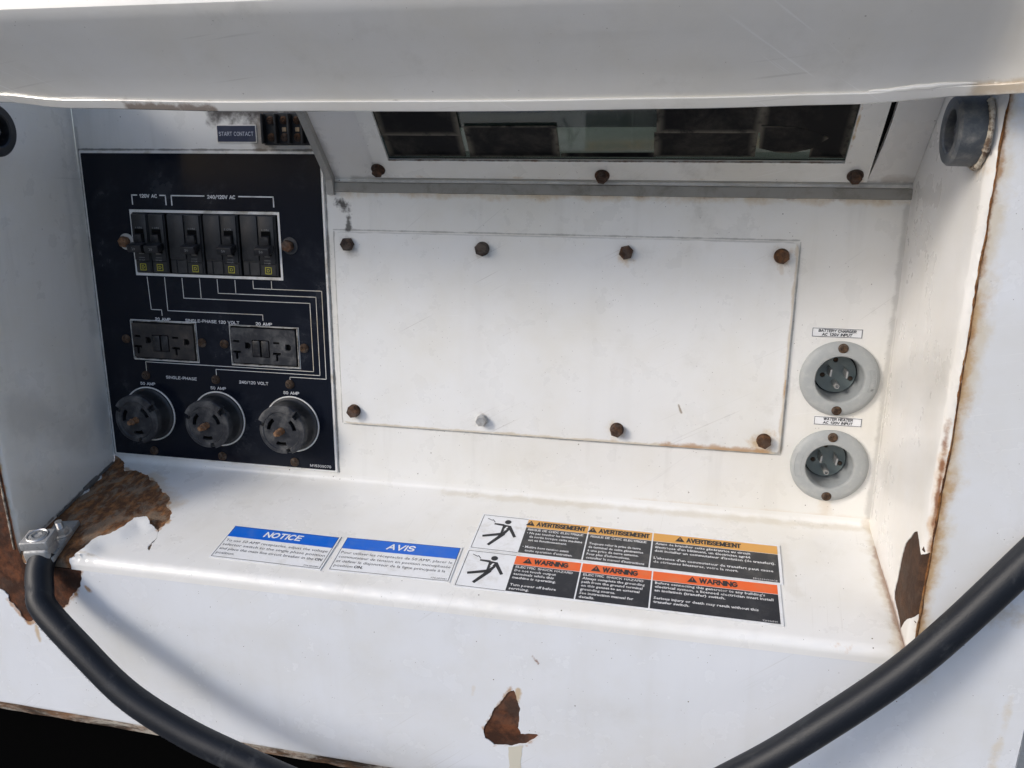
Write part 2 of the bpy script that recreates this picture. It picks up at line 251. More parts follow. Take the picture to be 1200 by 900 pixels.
# ------------------------------------------------------------ mesh helpers
class MB:
    def __init__(s): s.v = []; s.f = []
    def add(s, v, f):
        o = len(s.v); s.v += [tuple(x) for x in v]; s.f += [tuple(i + o for i in q) for q in f]; return s
    def bm(s, bm):
        bm.verts.index_update()
        s.add([v.co.copy() for v in bm.verts], [[v.index for v in f.verts] for f in bm.faces]); bm.free(); return s
    def box(s, lo, hi, bev=0.0, seg=2, mtx=None):
        bm = bmesh.new(); bmesh.ops.create_cube(bm, size=1)
        lo, hi = Vector(lo), Vector(hi); c = (lo + hi) / 2; d = hi - lo
        for v in bm.verts: v.co = Vector((v.co.x * d.x, v.co.y * d.y, v.co.z * d.z)) + c
        if bev: bmesh.ops.bevel(bm, geom=bm.edges[:], offset=bev, segments=seg, affect='EDGES', profile=0.5)
        if mtx: bm.transform(mtx)
        return s.bm(bm)
    def lathe(s, prof, o, ax, n=48, ref=None, a0=0.0, a1=2 * math.pi, jig=None):
        """prof = [(r, h)]; revolve about axis ax through o"""
        ax = Vector(ax).normalized(); u = Vector(ref) if ref else (Vector((0, 0, 1)) if abs(ax.z) < 0.9 else Vector((1, 0, 0)))
        u = (u - ax * u.dot(ax)).normalized(); v = ax.cross(u); o = Vector(o)
        full = a1 - a0 > 2 * math.pi - 1e-6; k = n if full else n + 1
        V = []; F = []
        for i in range(k):
            a = a0 + (a1 - a0) * i / n; e = u * math.cos(a) + v * math.sin(a)
            for (r, h) in prof: V.append(o + e * r + ax * h)
        p = len(prof)
        for i in range(n):
            j = (i + 1) % k
            for q in range(p - 1): F.append((i * p + q, j * p + q, j * p + q + 1, i * p + q + 1))
        if not full:
            F.append(tuple(range(p))); F.append(tuple((k - 1) * p + q for q in reversed(range(p))))
        bm = bmesh.new(); vs = [bm.verts.new(x) for x in V]
        for f in F:
            try: bm.faces.new([vs[i] for i in f])
            except ValueError: pass
        bmesh.ops.remove_doubles(bm, verts=bm.verts, dist=1e-7); bmesh.ops.recalc_face_normals(bm, faces=bm.faces)
        return s.bm(bm)
    def prism(s, outline, fr, d0, d1):
        """outline 2D in frame fr=(o,u,v,n), from depth d0 to d1 along n"""
        o, u, v, n = fr; k = len(outline)
        V = [o + u * a + v * b + n * d0 for a, b in outline] + [o + u * a + v * b + n * d1 for a, b in outline]
        F = [tuple(range(k)), tuple(range(2 * k - 1, k - 1, -1))] + [(i, k + i, k + (i + 1) % k, (i + 1) % k) for i in range(k)]
        bm = bmesh.new(); vs = [bm.verts.new(x) for x in V]
        for f in F: bm.faces.new([vs[i] for i in f])
        bmesh.ops.recalc_face_normals(bm, faces=bm.faces)
        return s.bm(bm)
    def sheet(s, outline, fr, d):
        o, u, v, n = fr; return s.add([o + u * a + v * b + n * d for a, b in outline], [tuple(range(len(outline)))])
    def strip(s, pts, wd, fr, d):
        """flat printed line along a 2D polyline, square joints"""
        for (a, b) in zip(pts[:-1], pts[1:]):
            a, b = Vector(a), Vector(b); t = (b - a).normalized(); nn = Vector((-t.y, t.x)) * wd / 2; e = t * wd / 2
            s.sheet([a - e - nn, b + e - nn, b + e + nn, a - e + nn], fr, d)
        return s
    def tube(s, pts, rad, n=16, cap=True, wob=0.0):
        pts = [Vector(p) for p in pts]; T = []
        for i in range(len(pts)): T.append((pts[min(i + 1, len(pts) - 1)] - pts[max(i - 1, 0)]).normalized())
        u = T[0].orthogonal().normalized(); V = []; F = []
        for i, p in enumerate(pts):
            u = (u - T[i] * u.dot(T[i])).normalized(); v = T[i].cross(u)
            r = (rad[i] if isinstance(rad, (list, tuple)) else rad) * (1 + wob * random.uniform(-1, 1))
            for k in range(n):
                a = 2 * math.pi * k / n; V.append(p + (u * math.cos(a) + v * math.sin(a)) * r)
        for i in range(len(pts) - 1):
            for k in range(n): F.append((i * n + k, i * n + (k + 1) % n, (i + 1) * n + (k + 1) % n, (i + 1) * n + k))
        if cap: F.append(tuple(reversed(range(n)))); F.append(tuple((len(pts) - 1) * n + k for k in range(n)))
        return s.add(V, F)
    def obj(s, name, m, parent=None, smooth=35.0, local=False):
        me = bpy.data.meshes.new(name); me.from_pydata(s.v, [], s.f); me.materials.append(m); me.validate()
        if smooth is not None:
            me.shade_smooth(); me.set_sharp_from_angle(angle=R(smooth))
        o = bpy.data.objects.new(name, me); C.objects.link(o)
        if parent:
            o.parent = parent
            if not local: o.matrix_parent_inverse = WORLD_INV[root_of(parent).name]
        return o
WORLD_INV = {}
def root_of(o):
    while o.parent: o = o.parent
    return o
def thing(name, label, cat, loc=(0, 0, 0), group=None):
    o = bpy.data.objects.new(name, None); C.objects.link(o); o.location = loc; o.empty_display_size = 0.02
    o['label'] = label; o['category'] = cat
    if group: o['group'] = group
    WORLD_INV[o.name] = Matrix.Translation(loc).inverted(); return o
def fix_sub(o):      # a sub-part: its parent part already sits at the world origin
    o.matrix_parent_inverse = Matrix.Identity(4); return o
def dup(root, loc, label):
    r = root.copy(); C.objects.link(r); r.location = loc; r['label'] = label
    for ch in list(root.children):
        c = ch.copy(); C.objects.link(c); c.parent = r
        for g in ch.children:
            d = g.copy(); C.objects.link(d); d.parent = c
    return r
def inpoly(p, poly):
    x, y = p; c = False; j = len(poly) - 1
    for i in range(len(poly)):
        (x1, y1), (x2, y2) = poly[i], poly[j]
        if (y1 > y) != (y2 > y) and x < (x2 - x1) * (y - y1) / (y2 - y1) + x1: c = not c
        j = i
    return c
def jag(poly, amp, step, closed=True):
    """fractal midpoint displacement of a polyline, for torn paint edges"""
    out = []
    n = len(poly)
    for i in range(n if closed else n - 1):
        a = Vector(poly[i]); b = Vector(poly[(i + 1) % n]); seg = [a, b]
        while (seg[1] - seg[0]).length > step:
            ns = []
            for p, q in zip(seg[:-1], seg[1:]):
                d = q - p; mm = (p + q) / 2 + Vector((-d.y, d.x)) * random.uniform(-amp, amp); ns += [p, mm]
            seg = ns + [seg[-1]]
        out += [tuple(p) for p in seg[:-1]]
    if not closed: out.append(tuple(poly[-1]))
    return out
def dens(poly, step):
    out = []
    for i in range(len(poly)):
        a = Vector(poly[i]); b = Vector(poly[(i + 1) % len(poly)]); k = max(1, int((b - a).length / step))
        out += [tuple(a.lerp(b, j / k)) for j in range(k)]
    return out
def circ(cx, cy, r, n=32, a0=0.0, a1=2 * math.pi):
    k = n if a1 - a0 > 6.28 else n + 1
    return [(cx + r * math.cos(a0 + (a1 - a0) * i / n), cy + r * math.sin(a0 + (a1 - a0) * i / n)) for i in range(k)]
def rrect(x0, y0, x1, y1, r=0.0, n=4):
    if not r: return [(x0, y0), (x1, y0), (x1, y1), (x0, y1)]
    o = []
    for cx, cy, a in ((x1 - r, y0 + r, -90), (x1 - r, y1 - r, 0), (x0 + r, y1 - r, 90), (x0 + r, y0 + r, 180)):
        o += [(cx + r * math.cos(R(a + 90 * i / n)), cy + r * math.sin(R(a + 90 * i / n))) for i in range(n + 1)]
    return o
def arcslot(cx, cy, r0, r1, a0, a1, n=8):
    a0, a1 = R(a0), R(a1)
    return circ(cx, cy, r1, n, a0, a1) + list(reversed(circ(cx, cy, r0, n, a0, a1)))
def skin(mb, mapper, outer, holes=(), grid=(), depth=0.0006):
    """triangulated sheet with real holes; mapper(u, v, d) -> point d below the surface; rims go down by depth"""
    V = []; E = []
    for loop in [outer] + list(holes):
        b = len(V); V += [Vector(p) for p in loop]; k = len(loop); E += [(b + i, b + (i + 1) % k) for i in range(k)]
    for g in grid:
        if inpoly(g, outer) and not any(inpoly(g, h) for h in holes): V.append(Vector(g))
    co, ed, fa, *_ = delaunay_2d_cdt(V, E, [], 0, 1e-7)
    keep = []
    for f in fa:
        c = sum((co[i] for i in f), Vector((0, 0))) / len(f)
        if inpoly(c, outer) and not any(inpoly(c, h) for h in holes):
            a, b_, c_ = co[f[0]], co[f[1]], co[f[2]]
            if abs((b_ - a).cross(c_ - a)) > 1e-12: keep.append(tuple(f))
    top = [mapper(p.x, p.y, 0.0) for p in co]
    # orientation: surface normal must face away from depth
    f = keep[len(keep) // 2]; p = [Vector(top[i]) for i in f]; nrm = (p[1] - p[0]).cross(p[2] - p[0])
    q = co[f[0]]; dn = Vector(mapper(q.x, q.y, 0.001)) - Vector(mapper(q.x, q.y, 0.0))
    if nrm.dot(dn) > 0: keep = [tuple(reversed(f)) for f in keep]
    mb.add(top, keep)
    if depth:
        cnt = {}
        for f in keep:
            for i in range(len(f)):
                a, b_ = f[i], f[(i + 1) % len(f)]; cnt[(a, b_)] = 1
        for (a, b_) in [e for e in cnt if (e[1], e[0]) not in cnt]:
            A, B = co[a], co[b_]
            mb.add([top[a], top[b_], mapper(B.x, B.y, depth), mapper(A.x, A.y, depth)], [(1, 0, 3, 2)])
    return mb
def plane_map(fr):
    o, u, v, n = fr
    return lambda a, b, d: o + u * a + v * b - n * d
def grid2(x0, y0, x1, y1, st, sy=None):
    sy = sy or st; nx = max(1, int((x1 - x0) / st)); ny = max(1, int((y1 - y0) / sy))
    return [(x0 + (x1 - x0) * (i + (0.25 if j % 2 else -0.25)) / nx, y0 + (y1 - y0) * j / ny) for i in range(1, nx) for j in range(1, ny)]

def text2d(txt, width=None, height=None, bold=0.0, shear=0.0, res=2):
    """glyph outlines as flat triangles, left end at 0, baseline at 0, fitted to width and cap height"""
    cu = bpy.data.curves.new('t', 'FONT'); cu.body = txt; cu.size = 1; cu.offset = bold; cu.shear = shear; cu.resolution_u = res
    ob = bpy.data.objects.new('t', cu); C.objects.link(ob)
    me = ob.to_mesh(); V = [(v.co.x, v.co.y) for v in me.vertices]; F = [tuple(p.vertices) for p in me.polygons]
    ob.to_mesh_clear(); bpy.data.objects.remove(ob); bpy.data.curves.remove(cu)
    if not V: return [], []
    x0 = min(v[0] for v in V); x1 = max(v[0] for v in V)
    sy = (height or 0.003) / 0.73
    sx = width / (x1 - x0) if width else sy
    return [((v[0] - x0) * sx, v[1] * sy) for v in V], F
def put_text(mb, fr, txt, x, y, h, w=None, d=0.0002, bold=0.0, shear=0.0, res=2, align='l'):
    V, F = text2d(txt, w, h, bold, shear, res)
    if not V: return
    ww = max(v[0] for v in V); off = {'l': 0, 'c': -ww / 2, 'r': -ww}[align]
    o, u, v, n = fr
    mb.add([o + u * (x + a + off) + v * (y + b) + n * d for a, b in V], F)
def hexbolt(mb, fr, x, y, r=0.0055, h=0.0055, washer=0.0075, base=0.0, rot=None):
    o, u, v, n = fr; P = o + u * x + v * y + n * base; rot = random.uniform(0, 1) if rot is None else rot
    if washer: mb.lathe([(0, 0), (washer, 0), (washer, 0.0009), (washer - 0.0004, 0.0013), (0, 0.0013)], P, n, 24, ref=u)
    b = 0.0012 if washer else 0
    bm = bmesh.new(); k = 6
    rings = []
    for (rr, hh) in ((r, b), (r, b + h * 0.82), (r * 0.88, b + h)):
        rings.append([bm.verts.new(P + u * math.cos(rot + i * math.pi / 3) * rr + v * math.sin(rot + i * math.pi / 3) * rr + n * hh) for i in range(k)])
    for a, c in zip(rings[:-1], rings[1:]):
        for i in range(k): bm.faces.new((a[i], a[(i + 1) % k], c[(i + 1) % k], c[i]))
    bm.faces.new(rings[-1]); mb.bm(bm)
    return mb
def screw(mb, fr, x, y, r=0.0042, base=0.0, h=0.0022):
    o, u, v, n = fr; P = o + u * x + v * y + n * base
    mb.lathe([(r, 0), (r, h * 0.35), (r * 0.86, h * 0.75), (r * 0.55, h), (r * 0.5, h * 0.72), (0, h * 0.6)], P, n, 20, ref=u)
    a = random.uniform(0, 1.5)
    for k in range(4):      # the four lands between the arms of the cross recess
        b = a + k * math.pi / 2 + math.pi / 4; c = P + (u * math.cos(b) + v * math.sin(b)) * r * 0.34
        mb.lathe([(r * 0.2, h * 0.5), (r * 0.17, h * 0.98), (0, h)], c, n, 8, ref=u)
    return mb

def _arc(cx, cy, rx, ry, a0, a1, n=7): return [(cx + rx * math.cos(R(a0 + (a1 - a0) * i / n)), cy + ry * math.sin(R(a0 + (a1 - a0) * i / n))) for i in range(n + 1)]
CAPS = {
    'A': (.74, [[(0, 0), (.37, 1), (.74, 0)], [(.14, .33), (.60, .33)]]), 'B': (.62, [[(0, .53), (0, 1), (.36, 1)] + _arc(.36, .765, .22, .235, 90, -90) + [(0, .53)], [(0, .53), (.36, .53)] + _arc(.36, .265, .26, .265, 90, -90) + [(0, 0), (0, .53)]]),
    'C': (.70, [_arc(.36, .5, .36, .5, 48, 312, 12)]), 'D': (.66, [[(0, 0), (0, 1), (.28, 1)] + _arc(.28, .5, .38, .5, 90, -90, 9) + [(0, 0)]]),
    'E': (.56, [[(.56, 1), (0, 1), (0, 0), (.56, 0)], [(0, .53), (.5, .53)]]), 'F': (.54, [[(.54, 1), (0, 1), (0, 0)], [(0, .52), (.48, .52)]]),
    'G': (.74, [_arc(.36, .5, .36, .5, 48, 330, 12) + [(.70, .44), (.40, .44)]]), 'H': (.66, [[(0, 0), (0, 1)], [(.66, 0), (.66, 1)], [(0, .53), (.66, .53)]]),
    'I': (.02, [[(.01, 0), (.01, 1)]]), 'J': (.48, [[(.48, 1), (.48, .25)] + _arc(.24, .25, .24, .25, 0, -180)]), 'K': (.66, [[(0, 0), (0, 1)], [(.62, 1), (0, .36)], [(.22, .58), (.66, 0)]]),
    'L': (.52, [[(0, 1), (0, 0), (.52, 0)]]), 'M': (.80, [[(0, 0), (0, 1), (.40, .1), (.80, 1), (.80, 0)]]), 'N': (.68, [[(0, 0), (0, 1), (.68, 0), (.68, 1)]]),
    'O': (.74, [_arc(.37, .5, .37, .5, 90, 450, 16)]), 'P': (.60, [[(0, 0), (0, 1), (.34, 1)] + _arc(.34, .745, .26, .255, 90, -90) + [(0, .49)]]), 'Q': (.74, [_arc(.37, .5, .37, .5, 90, 450, 16), [(.46, .24), (.74, -.04)]]),
    'R': (.64, [[(0, 0), (0, 1), (.36, 1)] + _arc(.36, .755, .25, .245, 90, -90) + [(0, .51)], [(.36, .51), (.64, 0)]]), 'S': (.62, [_arc(.31, .75, .28, .25, 25, 270, 8)[:-1] + _arc(.31, .25, .30, .25, 90, -155, 8)]),
    'T': (.64, [[(0, 1), (.64, 1)], [(.32, 1), (.32, 0)]]), 'U': (.66, [[(0, 1), (0, .32)] + _arc(.33, .32, .33, .32, 180, 360, 8) + [(.66, 1)]]), 'V': (.70, [[(0, 1), (.35, 0), (.70, 1)]]),
    'W': (1.0, [[(0, 1), (.25, 0), (.5, 1), (.75, 0), (1, 1)]]), 'X': (.68, [[(0, 0), (.68, 1)], [(0, 1), (.68, 0)]]), 'Y': (.68, [[(0, 1), (.34, .46), (.68, 1)], [(.34, .46), (.34, 0)]]), 'Z': (.62, [[(0, 1), (.62, 1), (0, 0), (.62, 0)]]),
    '0': (.56, [_arc(.28, .5, .28, .5, 90, 450, 14)]), '1': (.42, [[(.06, .76), (.28, 1), (.28, 0)]]), '2': (.56, [_arc(.28, .72, .27, .28, 165, -35, 8) + [(0, 0), (.56, 0)]]),
    '3': (.56, [_arc(.27, .76, .25, .24, 150, -90, 8) + _arc(.27, .26, .29, .26, 90, -150, 8)]), '4': (.60, [[(.44, 0), (.44, 1), (0, .28), (.60, .28)]]), '5': (.56, [[(.52, 1), (.08, 1), (.04, .54)] + _arc(.27, .33, .29, .33, 130, -150, 9)]),
    '6': (.56, [_arc(.28, .32, .28, .32, 90, 450, 12), [(.02, .40)] + _arc(.32, .50, .30, .50, 180, 50, 6)]), '7': (.56, [[(0, 1), (.56, 1), (.18, 0)]]), '8': (.56, [_arc(.28, .76, .24, .24, -90, 270, 12), _arc(.28, .26, .28, .26, 90, 450, 12)]),
    '9': (.56, [_arc(.28, .68, .28, .32, 90, 450, 12), [(.54, .60)] + _arc(.24, .5, .30, .5, 0, -130, 6)]), '/': (.40, [[(0, -.05), (.40, 1.05)]]), '-': (.34, [[(0, .42), (.34, .42)]]), '.': (.04, [[(.0, 0), (.04, 0)]]), ' ': (.26, [])}
def put_caps(mb, fr, txt, x, y, h, w, d=0.0002, weight=0.17, shear=0.0, align='l', gap=0.24):
    """block capitals drawn as flat strokes, fitted to cap height h and width w"""
    tot = sum(CAPS[c][0] for c in txt) + gap * (len(txt) - 1); wd = weight * h; sx = (w - wd) / tot; o0 = {'l': 0, 'c': -w / 2, 'r': -w}[align] + wd / 2; cur = 0.0; k = 0; hh = h - wd
    for c in txt:
        cw, st = CAPS[c]
        for pl in st:
            pts = [(x + o0 + (cur + a) * sx + shear * b * hh, y + wd / 2 + b * hh) for a, b in pl]
            for a, b in zip(pts[:-1], pts[1:]): mb.strip([a, b], wd, fr, d + (k % 40) * 2e-6); k += 1
        cur += cw + gap
X, Y, Z = Vector((1, 0, 0)), Vector((0, 1, 0)), Vector((0, 0, 1))
BACK = (Vector((0, 0, 0)), X, Z, -Y)
XR, XL = 0.4807, -0.2575
KF = 0.058
def yf(z): return -0.1445 - (z + 0.274) * KF
FN = Vector((0, -1, -KF)).normalized(); FN = Vector((0, -1, 0)) + Vector((0, 0, -KF)); FN.normalize()
FRONT_V = Vector((0, -KF, 1)).normalized()
SA = math.atan(0.23846)

# ------------------------------------------------------------ setting
gmb = MB().add([(-900, -900, -1.15), (900, -900, -1.15), (900, 900, -1.15), (-900, 900, -1.15)], [(0, 1, 2, 3)])
g = gmb.obj('ground', M['ground']); g['kind'] = 'structure'

# far-off wood across the yard, behind the photographer: what the glossy paint and the black panel mirror
rnd = random.Random(3); mb = MB()
for i in range(150):
    a = -2.9 + 2.66 * i / 149; d = 95 + rnd.uniform(-6, 10); cx, cy = d * math.cos(a), d * math.sin(a); h = rnd.uniform(7.5, 11.5)
    mb.tube([(cx, cy, -1.2), (cx + rnd.uniform(-.3, .3), cy, h * 0.6)], [0.28, 0.12], 6)
    for k in range(5):
        bm = bmesh.new(); bmesh.ops.create_icosphere(bm, subdivisions=2, radius=rnd.uniform(1.6, 2.8)); o_ = Vector((cx + rnd.uniform(-2.2, 2.2), cy + rnd.uniform(-2.2, 2.2), h * (0.38 + 0.14 * k)))
        for v in bm.verts: v.co = v.co * (1 + 0.45 * noise.noise(v.co * 1.3 + o_)) + o_
        mb.bm(bm)
fm = mat('far_foliage', (0.045, 0.065, 0.03), 0.9, spec=0.2); t = NT(fm); t.link(t.mix(t.ramp(t.noise(t.P, 1.5, 6), 0.35, 0.7), (0.03, 0.045, 0.02), (0.09, 0.115, 0.05)), t.b.inputs['Base Color'])
o = mb.obj('far_wood', fm, None, None); o['kind'] = 'stuff'

# ------------------------------------------------------------ generator housing
hs = thing('generator_housing', 'white painted steel generator housing with rust patches and a recessed control bay', 'generator', (0.11, -0.13, -0.455))
# back panel of the bay
mb = MB(); skin(mb, plane_map(BACK), [(XL, -0.2345), (XR, -0.2345), (XR, 0.17), (XL, 0.17)], [circ(0.4425, -0.1112, 0.0193, 40), circ(0.4420, -0.1880, 0.0193, 40)], grid2(XL, -0.234, XR, 0.17, 0.02), 0)
mb.obj('back_panel', M['back'], hs)

# shelf profile: back fillet, sloped shelf, front fold
def fillet(P0, corner, P1, r, n):
    a = (P0 - corner).normalized(); b = (P1 - corner).normalized(); ang = a.angle(b); t = r / math.tan(ang / 2)
    s, e = corner + a * t, corner + b * t; bis = (a + b).normalized(); c = corner + bis * (r / math.sin(ang / 2)); out = []
    for i in range(n + 1):
        q = s.lerp(e, i / n); out.append(c + (q - c).normalized() * r)
    return out
cB = Vector((0.0, -0.2405)); cF = Vector((-0.1445, -0.2745)); dnF = Vector((KF, -1)).normalized()
prof = [Vector((0, -0.2345))] + fillet(Vector((0, 0)), cB, cF, 0.0045, 6)[0:] + fillet(cB, cF, cF + dnF, 0.0085, 10) + [cF + dnF * 0.011]
SL = [0.0]
for a, b in zip(prof[:-1], prof[1:]): SL.append(SL[-1] + (b - a).length)
def prof_at(s):
    s = max(0.0, min(s, SL[-1] - 1e-9)); i = max(k for k in range(len(SL)) if SL[k] <= s); i = min(i, len(prof) - 2)
    f = (s - SL[i]) / max(1e-9, SL[i + 1] - SL[i]); p = prof[i].lerp(prof[i + 1], f); t = (prof[i + 1] - prof[i]).normalized()
    return p, Vector((-t.y, t.x)) * (1 if True else -1), t
def s_of_y(y):
    for i in range(len(prof) - 1):
        if prof[i].x >= y >= prof[i + 1].x and prof[i + 1].x < prof[i].x:
            return SL[i] + (SL[i + 1] - SL[i]) * (prof[i].x - y) / (prof[i].x - prof[i + 1].x)
    return SL[-1] - 0.008
FLAKE = [(-0.1598, -0.0871), (-0.1706, -0.0904), (-0.1718, -0.1005), (-0.175, -0.109), (-0.1845, -0.1184), (-0.1886, -0.1252), (-0.1886, -0.136)]
def seg_d(p, a, b):
    p, a, b = Vector(p), Vector(a), Vector(b); t = max(0, min(1, (p - a).dot(b - a) / max(1e-12, (b - a).length_squared))); return (p - (a + (b - a) * t)).length
def wav(x, y, k=1.0): return (noise.noise(Vector((x * 7, y * 7, 1.3))) * 0.6 + noise.noise(Vector((x * 17, y * 17, 4.7))) * 0.2) * 0.0016 * k
def shelf_map(x, s, d, flake=True):
    p, nn, t = prof_at(s); nrm = Vector((0, -nn.x, -nn.y))
    nrm = Vector((0, t.y, -t.x))
    if nrm.z < 0 and nrm.y > 0: nrm = -nrm
    lift = 0.0
    if flake and x < -0.1433 and s < SL[-1] - 0.012:
        dd = min(seg_d((x, p.x), a, b) for a, b in zip(FLAKE[:-1], FLAKE[1:]))
        lift = 0.0055 * math.exp(-(dd / 0.012) ** 2)
        lift *= max(0, min(1, (-0.1433 - x) / 0.004))
    w_ = wav(x, s, 0.5) * max(0, min(1, s / 0.02, (SL[-1] - s) / 0.02))
    return Vector((x, p.x, p.y)) + nrm * (lift + w_ - d)
H1 = [(-0.262, 0.004), (-0.2515, -0.002), (-0.2355, -0.0148), (-0.2188, -0.0145), (-0.1985, -0.0256), (-0.1755, -0.0415), (-0.1579, -0.0591), (-0.147, -0.0699), (-0.1416, -0.0845),
      (-0.1431, -0.0963), (-0.1365, -0.109), (-0.1371, -0.116), (-0.1335, -0.1247), (-0.1379, -0.1165), (-0.1373, -0.1095), (-0.1440, -0.0970), *FLAKE[0:], (-0.1997, -0.1421)]
H1s = [(x, s_of_y(min(-1e-5, y))) for x, y in H1]
H1s[0] = (-0.27, -0.004); H1s[1] = (-0.2505, 0.003)
H1s += [(-0.1975, SL[-1] + 0.004), (-0.27, SL[-1] + 0.004)]
H1j = jag(H1s, 0.16, 0.0022)
outer = dens([(-0.2572, 0.0), (XR, 0.0), (XR, SL[-1]), (-0.2497, SL[-1])], 0.008)
gr = [g for g in grid2(XL, 0, XR, SL[-1], 0.012)]
for s in SL: gr += [(XL + 0.008 * i + 0.003, s) for i in range(92)]
gr += grid2(-0.2, 0.08, -0.125, 0.155, 0.003)
mb = MB(); skin(mb, shelf_map, outer, [H1j], gr, 0.0012)
mb.obj('sloped_shelf', M['shelf'], hs, 50)
# bare rusty steel under the lost paint of the shelf
mb = MB(); skin(mb, lambda x, s, d: shelf_map(x, s, 0.0012 + d, False), dens([(-0.2572, 0.0), (-0.11, 0.0), (-0.11, SL[-1]), (-0.2497, SL[-1])], 0.0012), [],
                [(-0.257 + 0.004 * i, s) for i in range(37) for s in SL] + grid2(-0.257, 0, -0.11, SL[-1], 0.01), 0)
mb.obj('bare_steel_patch', M['rust_shelf'], hs, 50)

# front skin, on the leaning front plane: (x, z)
ZA = prof[-1].y
def front_map(x, z, d):
    p = Vector((x, yf(z), z)); return p + FN * (wav(x, z, 0.9) * max(0, min(1, (ZA - z) / 0.02 if XL < x < XR else 1)) - d)
SXL, SXR = -0.2532, 0.4858
ZB = lambda x: -0.4445 - 0.014 * (x + 0.14)
outer = [(-0.75, ZB(-0.75))] + [(x / 100, ZB(x / 100)) for x in range(-70, 56, 5)] + [(0.565, ZB(0.565)), (0.566, 0.16), (SXR, 0.16), (SXR, -0.272), (XR, ZA), (-0.2497, ZA), (SXL, -0.272), (SXL, 0.16), (-0.75, 0.16)]
F1 = [(-0.1975, ZA + 0.003), (-0.1975, -0.2728 - 0.006), (-0.1956, -0.2824), (-0.1884, -0.286), (-0.1892, -0.2931), (-0.1975, -0.3078), (-0.2083, -0.3218), (-0.2301, -0.3376), (-0.2443, -0.343), (-0.2545, -0.3463),
      (-0.2607, -0.3416), (-0.2647, -0.3326), (-0.2705, -0.3262), (-0.2703, -0.3203), (-0.2776, -0.3153), (-0.31, -0.29), (-0.33, -0.22), (-0.30, -0.17), (-0.26, -0.175), (SXL + 0.002, -0.178), (SXL + 0.004, ZA + 0.003)]
F1j = jag(F1, 0.15, 0.0025)
H3 = [(0.1964, -0.3499), (0.192, -0.3523), (0.186, -0.362), (0.180, -0.3697), (0.174, -0.384), (0.1707, -0.3925), (0.1721, -0.4012), (0.1796, -0.4064), (0.1947, -0.4051), (0.2066, -0.4005), (0.2169, -0.3906), (0.2154, -0.3894), (0.2022, -0.3914), (0.1998, -0.3857), (0.2016, -0.3662)]
H3j = jag(H3, 0.07, 0.002)
mb = MB(); skin(mb, front_map, dens(outer, 0.012), [F1j, H3j], grid2(-0.75, -0.46, 0.567, 0.16, 0.016), 0.0007)
mb.obj('front_panel', M['front'], hs, 50)
fp = plane_map((Vector((0, 0, 0)), X, Z, FN))
mb = MB(); skin(mb, lambda x, z, d: front_map(x, z, 0.0009 + d), [(-0.35, -0.36), (-0.18, -0.36), (-0.18, ZA - 0.0005), (-0.247, ZA - 0.0005), (SXL + 0.003, -0.27), (SXL + 0.003, -0.16), (-0.35, -0.16)], [], grid2(-0.35, -0.36, -0.18, -0.16, 0.01), 0)
mb.obj('rust_patch', M['rust_dark'], hs)
mb = MB(); skin(mb, lambda x, z, d: front_map(x, z, 0.0009 + d), [(0.16, -0.42), (0.23, -0.42), (0.23, -0.34), (0.16, -0.34)], [], grid2(0.16, -0.42, 0.23, -0.34, 0.01), 0)
mb.obj('rust_patch', M['rust_dark'], hs)
mb = MB(); skin(mb, lambda x, z, d: front_map(x, z, -0.00015 + d), jag([(0.1916, -0.4064), (0.2035, -0.403), (0.2045, -0.444), (0.190, -0.444)], 0.05, 0.003), [], [], 0)
mb.obj('tape_residue', M['tape'], hs)

# side walls with a rounded outer edge; domain (t, z), t runs from the back wall outwards
def wall_profile(side):
    if side > 0: pts = [Vector((XR, 0.0)), Vector((XR, -0.05)), Vector((XR, -0.1)), Vector((XR, -0.142))]; c = Vector((XR + 0.0055, -0.142)); arc = [c + Vector((-math.cos(a), -math.sin(a))) * 0.0055 for a in [R(x) for x in (15, 30, 45, 60, 75, 90)]]
    else: pts = [Vector((-0.2575, 0.0)), Vector((-0.2543, -0.05)), Vector((-0.2511, -0.1)), Vector((-0.2485, -0.142))]; c = Vector((-0.2530, -0.142)); arc = [c + Vector((math.cos(a), -math.sin(a))) * 0.0045 for a in [R(x) for x in (15, 30, 45, 60, 75, 90)]]
    return pts + arc
def make_wall(side, hole, m, name):
    P = wall_profile(side); T = [0.0]
    for a, b in zip(P[:-1], P[1:]): T.append(T[-1] + (b - a).length)
    def mp(t_, z, d):
        i = max(k for k in range(len(T)) if T[k] <= max(0, t_)); i = min(i, len(P) - 2); f = (t_ - T[i]) / (T[i + 1] - T[i]); p = P[i].lerp(P[i + 1], f)
        tg = (P[i + 1] - P[i]).normalized(); nr = Vector((tg.y, -tg.x)) * (1 if side > 0 else -1)
        sh = (yf(z) + 0.1475 + 0.0) * max(0.0, min(1.0, t_ / 0.142))
        q = Vector((p.x, p.y + sh, z)); return q - Vector((nr.x, nr.y, 0)) * (d - wav(t_, z, 0.6))
    low = lambda t_: -0.2405 - t_ * 0.226
    Tm = T[-1]
    out = dens([(0, -0.2405), (Tm, low(Tm) - 0.006), (Tm, 0.16), (0, 0.16)], 0.01)
    gr = [(tt, -0.28 + 0.012 * i) for tt in T for i in range(38)] + grid2(0, -0.28, Tm, 0.16, 0.014)
    mb = MB(); skin(mb, mp, out, [hole] if hole else [], gr, 0.0006); o = mb.obj(name, m, hs, 50)
    return mp, Tm
